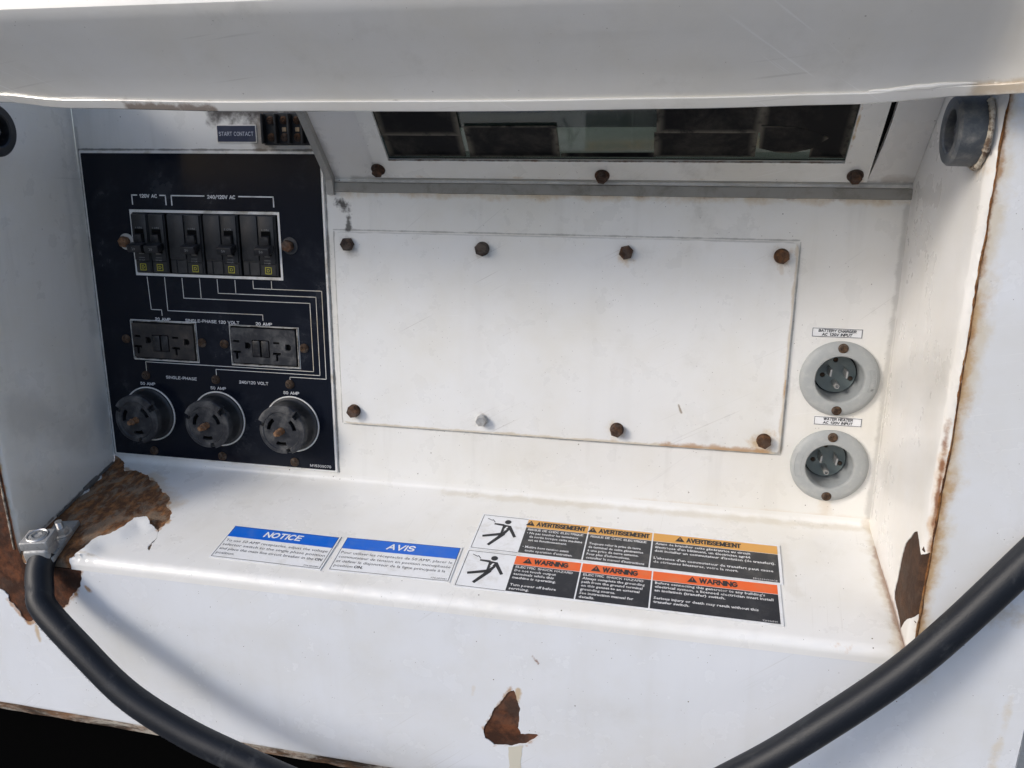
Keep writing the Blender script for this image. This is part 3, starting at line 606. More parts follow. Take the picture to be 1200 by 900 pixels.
H2 = [(-0.1293, -0.1865), (-0.1222, -0.1905), (-0.1077, -0.2061), (-0.1017, -0.2273), (-0.0971, -0.2523), (-0.0994, -0.2568), (-0.1108, -0.2605), (-0.1251, -0.2687), (-0.1313, -0.2583), (-0.1405, -0.2500), (-0.152, -0.2390), (-0.1545, -0.2174), (-0.1535, -0.1942), (-0.149, -0.1937), (-0.1435, -0.1975), (-0.1355, -0.1905)]
H2j = jag([(-a, b) for a, b in H2], 0.05, 0.003)
mpr, TmR = make_wall(1, H2j, M['rwall'], 'side_wall')
mb = MB(); skin(mb, lambda a, b, d: mpr(a, b, 0.0008 + d), dens([(0.09, -0.2600), (TmR, -0.2768), (TmR, -0.18), (0.09, -0.18)], 0.002), [], grid2(0.09, -0.278, TmR, -0.18, 0.003), 0)
mb.obj('rust_patch', M['rust_brown'], hs)
make_wall(-1, None, M['lwall'], 'side_wall')
# rusty weld seam between right wall and front panel, wandering and uneven
for sx, nm, mm, z0 in ((0.4858, 'weld_seam', 'seamrust', -0.2725), (-0.2532, 'weld_seam', 'bead', -0.272)):
    pts = []; rad = []
    for i in range(150):
        z = z0 + (0.16 - z0) * i / 149
        pts.append((sx + 0.0010 * noise.noise(Vector((z * 40, sx * 9, 0))), yf(z) + 0.0004, z)); rad.append(0.0007 + 0.0005 * abs(noise.noise(Vector((z * 130, 3.1, sx)))))
    MB().tube(pts, rad, 8).obj(nm, M[mm], hs)
# caulk line in the shelf / left wall corner, torn sealant
pts = []; rad = []
for i in range(50):
    f = i / 49; y = -0.004 - f * 0.09; p, nn, t_ = prof_at(s_of_y(y))
    pts.append((-0.2573 + 0.0635 * -y + 0.0015, y, p.y + 0.0006)); rad.append(0.0010 + 0.0013 * max(0, noise.noise(Vector((f * 16, 0.2, 7)))) + (0.0016 if 0.3 < f < 0.55 else 0))
MB().tube(pts, rad, 8).obj('corner_sealant', dusty('dirty_sealant', (0.10, 0.09, 0.08), (0.3, 0.28, 0.24), 0.6, 90, 0.7), hs)
# right outer return, bottom rail
mb = MB(); mb.add([(0.566, yf(0.16), 0.16), (0.566, yf(-0.4545), -0.4545), (0.5665, 0.3, -0.4545), (0.5665, 0.3, 0.16)], [(0, 1, 2, 3)]); mb.obj('side_return', M['front'], hs)
mb = MB()
n = 110
for k, (dy, dz) in enumerate(((-0.0006, 0.0012), (-0.0010, -0.0018), (-0.0002, -0.0070), (0.016, -0.0075))):
    for i in range(n + 1):
        x = -0.75 + 1.316 * i / n; z = ZB(x) + dz + (0.0012 * noise.noise(Vector((x * 60, k, 0))) if k in (1, 2) else 0)
        mb.v.append((x, yf(z) + dy + (0.0005 * noise.noise(Vector((x * 90, k, 5)))), z))
for k in range(3):
    for i in range(n): mb.f.append((k * (n + 1) + i, (k + 1) * (n + 1) + i, (k + 1) * (n + 1) + i + 1, k * (n + 1) + i + 1))
mb.obj('bottom_rail', rusty('rail_rust', a=(0.05, 0.035, 0.025), b=(0.20, 0.11, 0.06), c=(0.55, 0.50, 0.42), sc=70, grey=0.75, dirn=(0.35, 1, 1)), hs, 60)
mb = MB()
mb.box((-1.2, -0.05, -1.0), (0.56, 0.0, -0.455)).box((-1.2, -0.115, -0.458), (0.56, 0.5, -0.453))
mb.obj('underbody_shade', M['under'], hs, None)  # dark boxes stand in for the shade below the front panel
mb = MB(); mb.box((0.5705, -0.118, -0.75), (0.66, 0.25, 0.16), 0.004); mb.obj('corner_post', M['post'], hs)

# ------------------------------------------------------------ raised door over the bay
dr = thing('raised_door', 'glossy white door panel raised above the control bay, rolled lip along its lower edge', 'door', (0.16, -0.19, 0.09))
ztab = [(-0.8, 0.099), (-0.16, 0.098), (-0.107, 0.0935), (0.032, 0.0907), (0.2, 0.090), (0.304, 0.0908), (0.398, 0.0925), (0.459, 0.0965), (0.7, 0.1)]
def zlip(x):
    for (a, za), (b, zb) in zip(ztab[:-1], ztab[1:]):
        if a <= x <= b:
            f = (x - a) / (b - a); f = f * f * (3 - 2 * f); return za + (zb - za) * f
    return ztab[-1][1]
sec = [(-0.150, 0.012), (-0.172, 0.0012), (-0.1880, 0.0), (-0.1890, 0.0003), (-0.1896, 0.0009), (-0.1922, 0.0046), (-0.1920, 0.0052), (-0.1908, 0.0055), (-0.1915, 0.0066), (-0.2040, 0.0180), (-0.2230, 0.0322), (-0.2370, 0.0425), (-0.2405, 0.0455), (-0.2425, 0.0490), (-0.2425, 0.0525), (-0.236, 0.09), (-0.21, 0.16)]
path = []
x = -0.75
while x < 0.455: path.append((x, 0.0)); x += 0.015
for i in range(1, 14):
    a = i / 13; path.append((0.455 + 0.062 * a, -0.006 * a - 0.075 * a * a))
for i in range(1, 8): path.append((0.517 + 0.02 * i, -0.081 - 0.035 * i))
V = []; F = []
k = len(sec)
for i, (px, py) in enumerate(path):
    bow = 0.0
    for (sy_, sz) in sec:
        top = max(0, min(1, sz / 0.0455)); z = (zlip(px) + sz) * (1 - top) + (0.0915 + sz) * top
        V.append((px, sy_ + py + wav(px, z, 1.5), z + 0.006 * top))
for i in range(len(path) - 1):
    for q in range(k - 1): F.append((i * k + q, i * k + q + 1, (i + 1) * k + q + 1, (i + 1) * k + q))
MB().add(V, F).obj('door_skin', M['door'], dr, 28)
mb = MB()
pts = [(0.405 + 0.055 * i / 20, -0.1912, zlip(0.405 + 0.055 * i / 20) + 0.0062 + 0.0005 * noise.noise(Vector((i * 0.4, 0, 0)))) for i in range(21)]
mb.tube(pts, [0.0006 + 0.0011 * math.sin(math.pi * min(1, (i + 0.5) / 20)) for i in range(21)], 10); mb.obj('lip_seam', M['door'], dr)
# ------------------------------------------------------------ gauge hood with its window
hd = thing('gauge_hood', 'sloping white hood with dark tinted window and rusty bolts, under the raised door', 'gauge hood', (0.24, 0.0, 0.035))
HU = Vector((0, -0.05, 0.052)).normalized(); HN = X.cross(HU).normalized()
if HN.y > 0: HN = -HN
HOOD = (Vector((0, 0, 0.047)), X, HU, HN)
def ht(z): return (z - 0.047) / HU.z
mb = MB(); L = ht(0.15)
W0, W1, WB, WT = 0.0587, 0.4263, ht(0.0632), ht(0.128)
hp = [(0.002, 0.0), (XR, 0.0), (XR, L), (0.002, L)]
SLIT = [(0.4458, ht(0.0500)), (0.4470, ht(0.0500)), (0.4482, ht(0.058)), (0.4502, ht(0.074)), (0.4513, ht(0.09)), (0.4510, ht(0.13)), (0.4458, ht(0.13))]
skin(mb, plane_map(HOOD), hp, [rrect(W0 - 0.004, WB - 0.004, W1 + 0.004, WT + 0.004), SLIT], grid2(0, 0, XR, L, 0.02), 0.004)
# rolled lower edge and return
o, u, v, n = HOOD
for a in range(6):
    pass
rp = [o + v * 0.0 + n * 0.0, Vector((0, 0.0003, 0.0462)), Vector((0, 0.0, 0.0445)), Vector((0, -0.0012, 0.0432)), Vector((0, 0.004, 0.0428))]
rp = [Vector((0, 0, 0.047)), Vector((0, -0.0007, 0.0460)), Vector((0, -0.0010, 0.0448)), Vector((0, -0.0005, 0.0436)), Vector((0, 0.004, 0.0432))]
for a, b in zip(rp[:-1], rp[1:]): mb.add([a + X * 0.002, a + X * XR, b + X * XR, b + X * 0.002], [(0, 1, 2, 3)])
mb.obj('hood_shell', M['hood'], hd)
mb = MB(); mb.prism([(0.0, 0.032), (0.0045, 0.0325), (0.006, 0.045), (0.109, 0.1525), (0.0, 0.1525)], (Vector((-0.0042, 0, 0)), -Y, Z, X), 0.0, 0.006); mb.obj('end_plate', M['endplate'], hd)
mb = MB(); V = []
for i in range(60):
    x = 0.002 + (XR - 0.002) * i / 59; wv = 0.0004 * noise.noise(Vector((x * 40, 0, 0)))
    V += [(x, -0.0001, 0.0345 + wv), (x, -0.0026, 0.0350 + wv), (x, -0.0022, 0.0428 + wv), (x, -0.0001, 0.0434)]
mb.add(V, [(i * 4 + q, i * 4 + q + 1, (i + 1) * 4 + q + 1, (i + 1) * 4 + q) for i in range(59) for q in range(3)]); mb.obj('gasket_strip', M['gasket'], hd)
mb = MB(); fo = rrect(0.0445, ht(0.0492), 0.4463, ht(0.15), 0.0)
def frame_map(a, b, d):   # right edge of the frame has sprung away from the hood
    wp = 0.0 * max(0, min(1, (a - 0.40) / 0.05)) * max(0, min(1, (b - 0.012) / 0.03))
    return o + u * a + v * b + n * (0.0022 + wp - d)
skin(mb, frame_map, dens(fo, 0.01), [dens(rrect(W0, WB, W1, WT), 0.01)], grid2(0.0445, ht(0.0492), 0.4463, ht(0.15), 0.02), 0.0022)
fr_ = mb.obj('window_frame', M['frame'], hd)
HF = (o + n * 0.0024, u, v, n)
for bx, bz in ((0.0469, 0.0563), (0.2402, 0.0529), (0.4362, 0.0545)):
    mb = MB(); hexbolt(mb, HF, bx, ht(bz), 0.0049, 0.0048, 0.0062); mb.obj('bolt', M['bolt'], hd)
mb = MB(); mb.box((W0 - 0.003, WB - 0.003, -0.003), (W1 + 0.003, WT + 0.003, 0.0), mtx=Matrix((( *u, 0), (*v, 0), (*n, 0), (0, 0, 0, 1))).transposed()); 
mb.v = [tuple(Vector(p) + o - n * 0.004) for p in mb.v]; mb.obj('window_pane', M['glass'], hd)
mb = MB(); mb.sheet([(W0 - 0.02, WB - 0.01), (W1 + 0.02, WB - 0.01), (W1 + 0.02, WT + 0.02), (W0 - 0.02, WT + 0.02)], HOOD, -0.03)
mb.obj('instrument_backing', M['behind'], hd, None)
mb = MB(); mb.sheet([(0.440, ht(0.046)), (0.456, ht(0.046)), (0.456, ht(0.135)), (0.440, ht(0.135))], HOOD, -0.006); mb.obj('gap_backing', M['void'], hd, None)
def film(x0, x1, z0, z1, d=0.0, curl=None, cut=None, a=0.0):
    mb = MB(); t0, t1 = ht(z0), ht(z1); nx, ny = 10, 6
    poly = cut or rrect(x0, t0, x1, t1)
    def mp(p, q, dd):
        c = 0.0
        if curl: c = curl * max(0.0, (q - t0) / (t1 - t0)) ** 2 if curl > 0 else -curl * max(0.0, (t1 - q) / (t1 - t0)) ** 2
        q2 = q + a * (p - (x0 + x1) / 2)
        return o + u * p + v * q2 + n * (-0.0033 + d + c + 0.0004 * noise.noise(Vector((p * 40, q * 40, d * 999))) - dd)
    skin(mb, mp, dens(poly, 0.008), [], grid2(x0, t0, x1, t1, 0.008), 0.0007); return mb.obj('film_piece', M['film'], hd)
film(0.0585, 0.1262, 0.0634, 0.0835, 0.0, a=0.0)
film(0.0585, 0.1268, 0.0812, 0.118, 0.0012, curl=-0.0015, a=-0.012)
film(0.1300, 0.2058, 0.0634, 0.0872, 0.0004, curl=0.001, a=0.004)
film(0.2836, 0.3610, 0.0828, 0.118, 0.0012, curl=-0.0012)
film(0.2818, 0.3596, 0.0640, 0.0826, 0.0, curl=0.0012, a=0.002)
film(0.3606, 0.4262, 0.0700, 0.122, 0.0012, cut=[(0.3606, ht(0.0872)), (0.375, ht(0.0868)), (0.39, ht(0.0850)), (0.402, ht(0.0815)), (0.412, ht(0.0790)), (0.4262, ht(0.0633)), (0.4262, ht(0.122)), (0.3606, ht(0.122))])
film(0.3600, 0.4100, 0.0640, 0.0870, 0.0, curl=0.002, cut=[(0.3620, ht(0.0705)), (0.376, ht(0.0672)), (0.386, ht(0.0668)), (0.40, ht(0.0700)), (0.411, ht(0.0780)), (0.40, ht(0.083)), (0.385, ht(0.0862)), (0.3605, ht(0.0872))])
film(0.40, 0.4262, 0.0634, 0.079, -0.0002)
mb = MB(); mb.box((0.2065, 0, 0), (0.283, 0.006, 0.0)); mb = MB()
mb.sheet([(0.2065, WB), (0.2835, WB), (0.2832, ht(0.0668)), (0.207, ht(0.0660))], HOOD, -0.0036); mb.obj('film_remnant', M['film'], hd)

# ------------------------------------------------------------ access cover
cv = thing('access_cover', 'blank white cover plate held by eight hex bolts in the middle of the bay', 'cover plate', (0.2, 0, -0.09))
cvm = paint
mb = MB()
def cov_map(a, b, d): return Vector((a, -0.0028 - 0.0008 * noise.noise(Vector((a * 9, b * 9, 2))) + d, b))
skin(mb, cov_map, dens(rrect(0.0, -0.1806, 0.4005, 0.0, 0.006), 0.006), [], grid2(0, -0.18, 0.4, 0, 0.02), 0.0026)
mb.obj('plate', M['cover'], cv, 50)
CB = (Vector((0, -0.0031, 0)), X, Z, -Y)
for i, (bx, bz) in enumerate(((13.1, -10.9), (137.7, -11.8), (262.3, -11.4), (387.7, -11.1), (12.4, -167.3), (137, -167.9), (260.6, -168), (386.6, -168.9))):
    mb = MB(); hexbolt(mb, CB, bx / 1000, bz / 1000, 0.0061 if i != 5 else 0.0050, 0.0058, (0.0062 if i not in (0, 2) else 0) if i != 5 else 0.0053)
    b_ = mb.obj('bolt', M[('bolt_b', 'bolt_b', 'bolt', 'bolt_c', 'bolt', 'zinc', 'bolt', 'bolt_c')[i]], cv)
    if i == 5: b_['label'] = 'cleaner grey bolt'

# ------------------------------------------------------------ black receptacle panel
rp_ = thing('receptacle_panel', 'black printed outlet panel with white wiring lines, left part of the bay', 'control panel', (-0.13, 0, -0.08))
mb = MB(); holes = [rrect(-0.2045, -0.0437, -0.0553, 0.0135)]
gf1 = (-0.2175, -0.1290, -0.1485, -0.0908); gf2 = (-0.1115, -0.1290, -0.0418, -0.0914)
PAN = (Vector((0, -0.0016, 0)), X, Z, -Y); PR = (Vector((0, -0.0018, 0)), X, Z, -Y)
skin(mb, plane_map(PAN), rrect(-0.2538, -0.2320, -0.0088, 0.0692, 0.001, 2), holes + [rrect(*gf1), rrect(*gf2)], [], 0.0016); mb.obj('panel_plate', M['edge'], rp_)
mb = MB(); skin(mb, plane_map(PR), rrect(-0.2522, -0.2306, -0.0108, 0.0672, 0.001, 2), [rrect(-0.2068, -0.0462, -0.0531, 0.0161), rrect(gf1[0] - 0.0012, gf1[1] - 0.0012, gf1[2] + 0.0012, gf1[3] + 0.0012), rrect(gf2[0] - 0.0012, gf2[1] - 0.0012, gf2[2] + 0.0012, gf2[3] + 0.0012)],
                grid2(-0.2522, -0.23, -0.0108, 0.067, 0.02), 0)
mb.obj('printed_face', M['black'], rp_)
mb = MB(); mb.sheet(rrect(-0.23, -0.135, -0.03, 0.015), BACK, 0.0006); mb.obj('dark_backing', M['void'], rp_, None)
mm = 0.001
lw = 0.00062; LN = ('wiring_line', M['goldtrace'])
def line(*p): MB().strip([(a * mm, b * mm) for a, b in p], lw, PR, 0.00015).obj(LN[0], LN[1], rp_, None)
line((-195, -47.6), (-194.2, -79.1), (-183.0, -79.1), (-183.0, -84.5)); line((-176.3, -47.4), (-176.3, -79.5), (-76.5, -79.5), (-76.5, -84.8))
line((-157.8, -47.4), (-157.8, -66.6), (-27.8, -66.6), (-27.8, -132), (-206.6, -132), (-206.6, -141.4)); line((-139.3, -47.5), (-139.3, -66.6))
line((-120.9, -47.5), (-120.9, -60.6), (-21.5, -60.6), (-21.5, -135.4), (-130.2, -135.4), (-130.2, -141.7)); line((-102.5, -47.6), (-102.5, -60.6))
line((-84, -47.6), (-84, -54.8), (-15.4, -54.8), (-15.4, -138.7), (-52.6, -138.7), (-52.6, -141.8)); line((-65.3, -47.5), (-65.3, -54.8))
lw = 0.0011; LN = ('bracket_line', M['print'])
line((-202.3, 21.0), (-202.3, 29.4), (-197, 29.4)); line((-172.6, 29.4), (-167, 29.4), (-167, 21.0)); line((-161, 20.8), (-161, 29.4), (-127.3, 29.4)); line((-92, 29.4), (-57.9, 29.4), (-57.9, 20.8))
def t_(s, x0, x1, y, h=3.1, wt=0.17):
    mb = MB(); put_caps(mb, PR, s, x0 * mm, y * mm, h * mm, (x1 - x0) * mm, 0.00015, wt); mb.obj('lettering', M['print'], rp_, None)
t_('120V AC', -194.3, -175.4, 27.0, 3.4, 0.2); t_('240/120V AC', -124, -95.4, 27.0, 3.4, 0.2)
t_('20 AMP', -191.2, -174.4, -89.8, 3.0); t_('20 AMP', -84.3, -67.5, -89.8, 3.0); t_('SINGLE-PHASE 120 VOLT', -158.4, -101.3, -89.8, 3.0)
t_('SINGLE-PHASE', -185.6, -152.1, -148.0, 3.0); t_('240/120 VOLT', -106.4, -75.6, -148.2, 3.0)
for a, b in ((-215.1, -198.6), (-137.8, -121.1), (-60.4, -44.0)): t_('50 AMP', a, b, -156.0, 3.0)
t_('M15309070', -36.9, -15, -228.4, 2.6, 0.13)
for bx, bz, ws in ((-0.2137, -0.0143, 0), (-0.0452, -0.0140, 1)):
    mb = MB(); mb.lathe([(0.0045, 0), (0.0078, 0), (0.0078, 0.0009), (0.0045, 0.0012)], Vector((bx + 0.001, -0.0018, bz)), -Y, 24); mb.obj('washer', M['zinc'] if not ws else M['dusty_black'], rp_)
    mb = MB(); hexbolt(mb, PR, bx, bz, 0.0055, 0.005, 0, 0.001); mb.obj('bolt', M['pin'] if not ws else M['bolt'], rp_)

# circuit breakers
BG = 'circuit breakers in the black panel'
SQ = (0.0052, 0.0009)
def breaker(poles, lab, cx, cz=-0.0152):
    r = thing('circuit_breaker', lab, 'circuit breaker', (cx, -0.0008, cz), BG)
    w_ = 0.0168 if poles == 1 else 0.0352; hh = 0.0278
    L0 = (Vector((0, 0, 0)), X, Z, -Y)
    hx = 0.0 if poles == 1 else w_ / 2 - 0.0092      # centre line of the handle pole
    mb = MB()
    mb.box((-w_ / 2, -0.0030, -hh), (w_ / 2, 0.0, hh), 0.0007, 1)
    mb.box((hx - 0.0078, -0.0046, -hh + 0.0120), (hx + 0.0078, -0.0030, hh - 0.0006), 0.0007, 2)          # raised handle pole face
    mb.box((hx - 0.0075, -0.0040, -hh + 0.0006), (hx + 0.0075, -0.0030, -hh + 0.0112), 0.0005, 1)          # label step
    if poles == 2:
        mb.box((-w_ / 2 + 0.0006, -0.0046, -hh + 0.0140), (hx - 0.0086, -0.0030, hh - 0.0006), 0.0007, 2)
        mb.box((-w_ / 2 + 0.0006, -0.0038, -hh + 0.0006), (-w_ / 2 + 0.0066, -0.0030, -hh + 0.0130), 0.0005, 1)
        mb.box((-w_ / 2 + 0.0074, -0.0038, -hh + 0.0006), (hx - 0.0086, -0.0030, -hh + 0.0130), 0.0005, 1)
    mb.obj('breaker_body', M['breaker'], r, local=True)
    # handle in its slot: cheeks either side, lever sticking out and down
    mb = MB(); mb.box((hx - 0.0045, -0.0052, -0.0090), (hx + 0.0045, -0.0046, 0.0135)); mb.obj('handle_slot', M['void'], r, None, local=True)
    mb = MB(); mb.prism([(0.0045, 0.0095), (0.0085, 0.0085), (0.0085, 0.004), (0.0045, -0.004)], (Vector((hx - 0.0038, 0, 0)), -Y, Z, X), 0.0, 0.0076); 
    mb.box((hx - 0.0076, -0.0165, -0.0042), (hx + 0.0076, -0.0062, 0.0032), 0.0012, 2, Matrix.Rotation(R(14), 4, 'X'))
    h_ = mb.obj('handle', M['handle'], r, local=True)
    mb = MB(); fr = (Vector((0, 0, 0)), X, Z, -Y)
    def tt(s, y, h, d, wd): put_text(mb, fr, s, hx, y, h, wd, d, 0.0, align='c', res=1)
    tt('I ON', 0.0140, 0.0017, 0.0054, 0.0066)
    tt('10 kA', -hh + 0.0118 - 0.0003, 0.0016, 0.0048, 0.0062); mb.strip([(hx - 0.003, -0.0132), (hx + 0.003, -0.0132)], 0.0003, fr, 0.00475)
    q = Matrix.Rotation(R(14), 4, 'X')
    V, F = text2d('20' if poles == 1 else '50', 0.0036, 0.0026, 0, 0, 1)
    mb.add([q @ Vector((hx + a - 0.0018, -0.0167, b - 0.0014)) for a, b in V], F)
    mb.obj('lettering', M['print_dim'], r, None, local=True)
    mb = MB(); mb.box((hx - 0.0027, -0.0050, -0.0100), (hx + 0.0027, -0.0045, -0.0068), 0.0003, 1); mb.obj('indicator', mat('grey_indicator', (0.17, 0.165, 0.155), 0.5), r, local=True)
    mb = MB(); cy = -hh + 0.0054; a, b = 0.0029, 0.0006
    mb.strip([(hx - a, cy - a), (hx + a, cy - a), (hx + a, cy + a), (hx - a, cy + a), (hx - a, cy - a)], b, fr, 0.0042)
    c_ = 0.0012; mb.strip([(hx - c_, cy - c_), (hx + c_ * 0.3, cy - c_), (hx + c_, cy), (hx + c_ * 0.3, cy + c_), (hx - c_, cy + c_), (hx - c_, cy - c_)], 0.0005, fr, 0.0042)
    mb.obj('yellow_mark', M['print_yellow'], r, None, local=True)
    return r
b1 = breaker(1, 'narrow single black breaker at the left end of the breaker row', -0.1958)
dup(b1, (-0.1779, -0.0008, -0.0152), 'narrow single black breaker beside the first wide breaker')
b2 = breaker(2, 'wide two-pole black breaker next to the narrow pair', -0.1490)
dup(b2, (-0.1117, -0.0008, -0.0150), 'wide two-pole black breaker in the middle of the three wide ones')
dup(b2, (-0.0742, -0.0008, -0.0148), 'wide two-pole black breaker at the right end of the breaker row')

# 20 A twin receptacles
def gfci(lab, cx, face_m, bright):
    cz = -0.1098; r = thing('twin_receptacle', lab, 'power outlet', (cx, -0.0008, cz), 'twenty amp twin outlets')
    FR = (Vector((0, -0.0034, 0)), X, Z, -Y); W2, H2_ = 0.0330, 0.0171; mb = MB(); hl = []
    for sx in (-0.0282, 0.0134):
        hl += [rrect(sx - 0.0031, 0.0030, sx + 0.0033, 0.0051)]
        hl += [[(sx - 0.0036, -0.0090), (sx - 0.0036, -0.0070)][::-1] and [(sx - 0.0042, -0.0075), (sx - 0.0012, -0.0075), (sx - 0.0012, -0.0135), (sx + 0.0012, -0.0135), (sx + 0.0012, -0.0075), (sx + 0.0042, -0.0075), (sx + 0.0042, -0.0052), (sx - 0.0042, -0.0052)]]
        gx = sx + 0.0120; hl += [[(gx - 0.0030, 0.0005 - 0.0032), (gx + 0.0012, 0.0005 - 0.0032), (gx + 0.0030, -0.0010), (gx + 0.0030, 0.0016), (gx + 0.0012, 0.0034), (gx - 0.0030, 0.0034)]]
    hl += [rrect(-0.0118, -0.0106, 0.0064, 0.0062, 0.001, 2)]
    skin(mb, plane_map(FR), rrect(-W2, -H2_, W2, H2_, 0.0015, 3), hl, [], 0.0030); mb.obj('face', face_m, r, local=True)
    mb = MB(); mb.sheet(rrect(-W2 + 0.001, -H2_ + 0.001, W2 - 0.001, H2_ - 0.001), FR, -0.0026); mb.obj('slot_backing', M['void'], r, None, local=True)
    for bx in (-0.0073, 0.0019):
        mb = MB(); mb.box((bx - 0.0038, -0.0044, -0.0099), (bx + 0.0038, -0.0010, 0.0055), 0.0006, 2)
        for q in range(3): mb.box((bx - 0.0024, -0.0047, -0.006 + q * 0.0035), (bx + 0.0024, -0.0043, -0.0052 + q * 0.0035))
        mb.obj('button', M['handle'], r, local=True)
    for sx in (-0.0419, 0.0408):
        mb = MB(); screw(mb, FR, sx, 0.0002, 0.0044, -0.0022, 0.0026); mb.obj('screw', M['screw'], r, local=True)
    mb = MB(); skin(mb, plane_map((Vector((0, -0.0022, 0)), X, Z, -Y)), rrect(-0.0352, -0.0194, 0.0352, 0.0194, 0.0005, 2), [rrect(-0.0344, -0.0186, 0.0344, 0.0186)], [], 0.0010); mb.obj('trim_edge', M['worn_edge'], r, local=True)
    return r
gfci('twin outlet with worn brownish black face, left of its neighbour under the breakers', -0.1832, M['brownblack'], True)
gfci('twin outlet with cooler black face, right of its neighbour under the breakers', -0.0768, M['dusty_black'], False)

# 50 A twist-lock receptacles
def lock(lab, cx, tw):
    cz = -0.1858; r = thing('locking_receptacle', lab, 'power outlet', (cx, -0.0018, cz), 'fifty amp locking outlets'); O = Vector((0, 0, 0))
    mb = MB(); mb.lathe([(0.0268, 0.0), (0.0268, 0.0008), (0.0275, 0.0010), (0.0281, 0.0008), (0.0281, 0.0)], O, -Y, 64); mb.obj('rim_ring', M['edge'], r, local=True)
    mb = MB(); mb.lathe([(0.0266, 0.0), (0.0264, 0.0022), (0.0250, 0.0030), (0.0240, 0.0045), (0.0236, 0.0171), (0.0228, 0.0181), (0.0, 0.0181)], O, -Y, 56); mb.obj('barrel', M['breaker'], r, local=True)
    FR = (Vector((0, -0.0228, 0)), X, Z, -Y)
    hl = [arcslot(0, 0, 0.0112, 0.0150, tw + a, tw + a + b) for a, b in ((130, 52), (8, 46), (248, 44))] + [circ(0, 0, 0.0036, 16)]
    out = arcslot(0, 0, 0.0, 0.0182, 0, 359.9, 48)[:49]
    mb = MB(); skin(mb, plane_map(FR), circ(0, 0, 0.0182, 48), hl, [], 0.0040); mb.obj('face', M['dusty_black'], r, local=True)
    mb = MB(); mb.sheet(circ(0, 0, 0.0181, 24), FR, -0.0038); mb.obj('slot_backing', M['void'], r, None, local=True)
    mb = MB()
    for a0, a1, ro in ((82, 196, 0.0224), (207, 312, 0.0251), (326, 430, 0.0240)):
        mb.lathe([(0.0181, 0.0166), (ro, 0.0166), (ro, 0.0228), (ro - 0.0008, 0.0236), (0.0189, 0.0236), (0.0181, 0.0228)], O, -Y, 26, ref=X, a0=-R(a1 + tw), a1=-R(a0 + tw))
    mb.obj('collar', M['dusty_black'], r, local=True)
    mb = MB(); pts = [Vector((0, -0.0190, 0))]; rad = [0.003]
    for i in range(12): pts.append(Vector((-0.0002 * i, -0.0200 - 0.0011 * i, -0.0001 * i))); rad.append(0.0031 + 0.0006 * random.uniform(-1, 1) - (0.0013 * max(0, i - 7) / 4))
    mb.tube(pts, rad, 10); mb.obj('centre_pin', M['pin'], r, local=True)
    for dx, dz in ((0.0000, 0.0400), (0.0002, -0.0392)):
        mb = MB(); screw(mb, (O, X, Z, -Y), dx, dz, 0.0045, 0.0, 0.0026); mb.obj('screw', M['screw'], r, local=True)
    return r
lock('round locking outlet with rusty pin, nearest the left wall', -0.2077, 6)
lock('round locking outlet with rusty pin, middle of the three', -0.1312, 0)
lock('round locking outlet with rusty pin, nearest the white cover plate', -0.0530, -4)

# start contact plate and terminal block
def flat_thing(name, lab, cat, loc): return thing(name, lab, cat, loc)
sp = thing('start_contact_label', 'small navy START CONTACT nameplate above the black panel', 'label', (-0.0905, 0, 0.0845))
mb = MB(); mb.prism(rrect(-0.1098, 0.0768, -0.0708, 0.0922, 0.0008, 2), BACK, 0, 0.0008); mb.obj('border', M['edge'], sp)
mb = MB(); mb.sheet(rrect(-0.1090, 0.0776, -0.0716, 0.0914), BACK, 0.0010); mb.obj('face', M['navy'], sp, None)
mb = MB(); put_caps(mb, BACK, 'START CONTACT', -0.1075, 0.0826, 0.0036, 0.0340, 0.0012, 0.13); mb.obj('lettering', mat('pale_blue_print', (0.45, 0.48, 0.55), 0.5), sp, None)
tb = thing('terminal_block', 'black barrier terminal strip in the upper corner beside the nameplate', 'terminal block', (-0.038, 0, 0.088))
mb = MB(); mb.box((-0.0615, -0.0065, 0.0745), (-0.0095, 0.0, 0.1020), 0.001, 1)
for i in range(5): mb.box((-0.0605 + i * 0.0125, -0.0125, 0.0755), (-0.0583 + i * 0.0125, -0.006, 0.1010), 0.0006, 1)
mb.obj('block_body', M['breaker'], tb)
for i in range(4):
    cx = -0.0531 + i * 0.0125
    for zz in (0.0955, 0.0812):
        mb = MB(); screw(mb, BACK, cx, zz, 0.0036, 0.0065, 0.0026); mb.obj('screw', M['bolt'], tb)
    if i in (1, 2):
        mb = MB(); mb.box((cx - 0.0020, -0.0074, 0.0860), (cx + 0.0020, -0.0064, 0.0896), 0.0003, 1); mb.obj('jumper', mat('tan_jumper', (0.42, 0.30, 0.18), 0.5), tb)

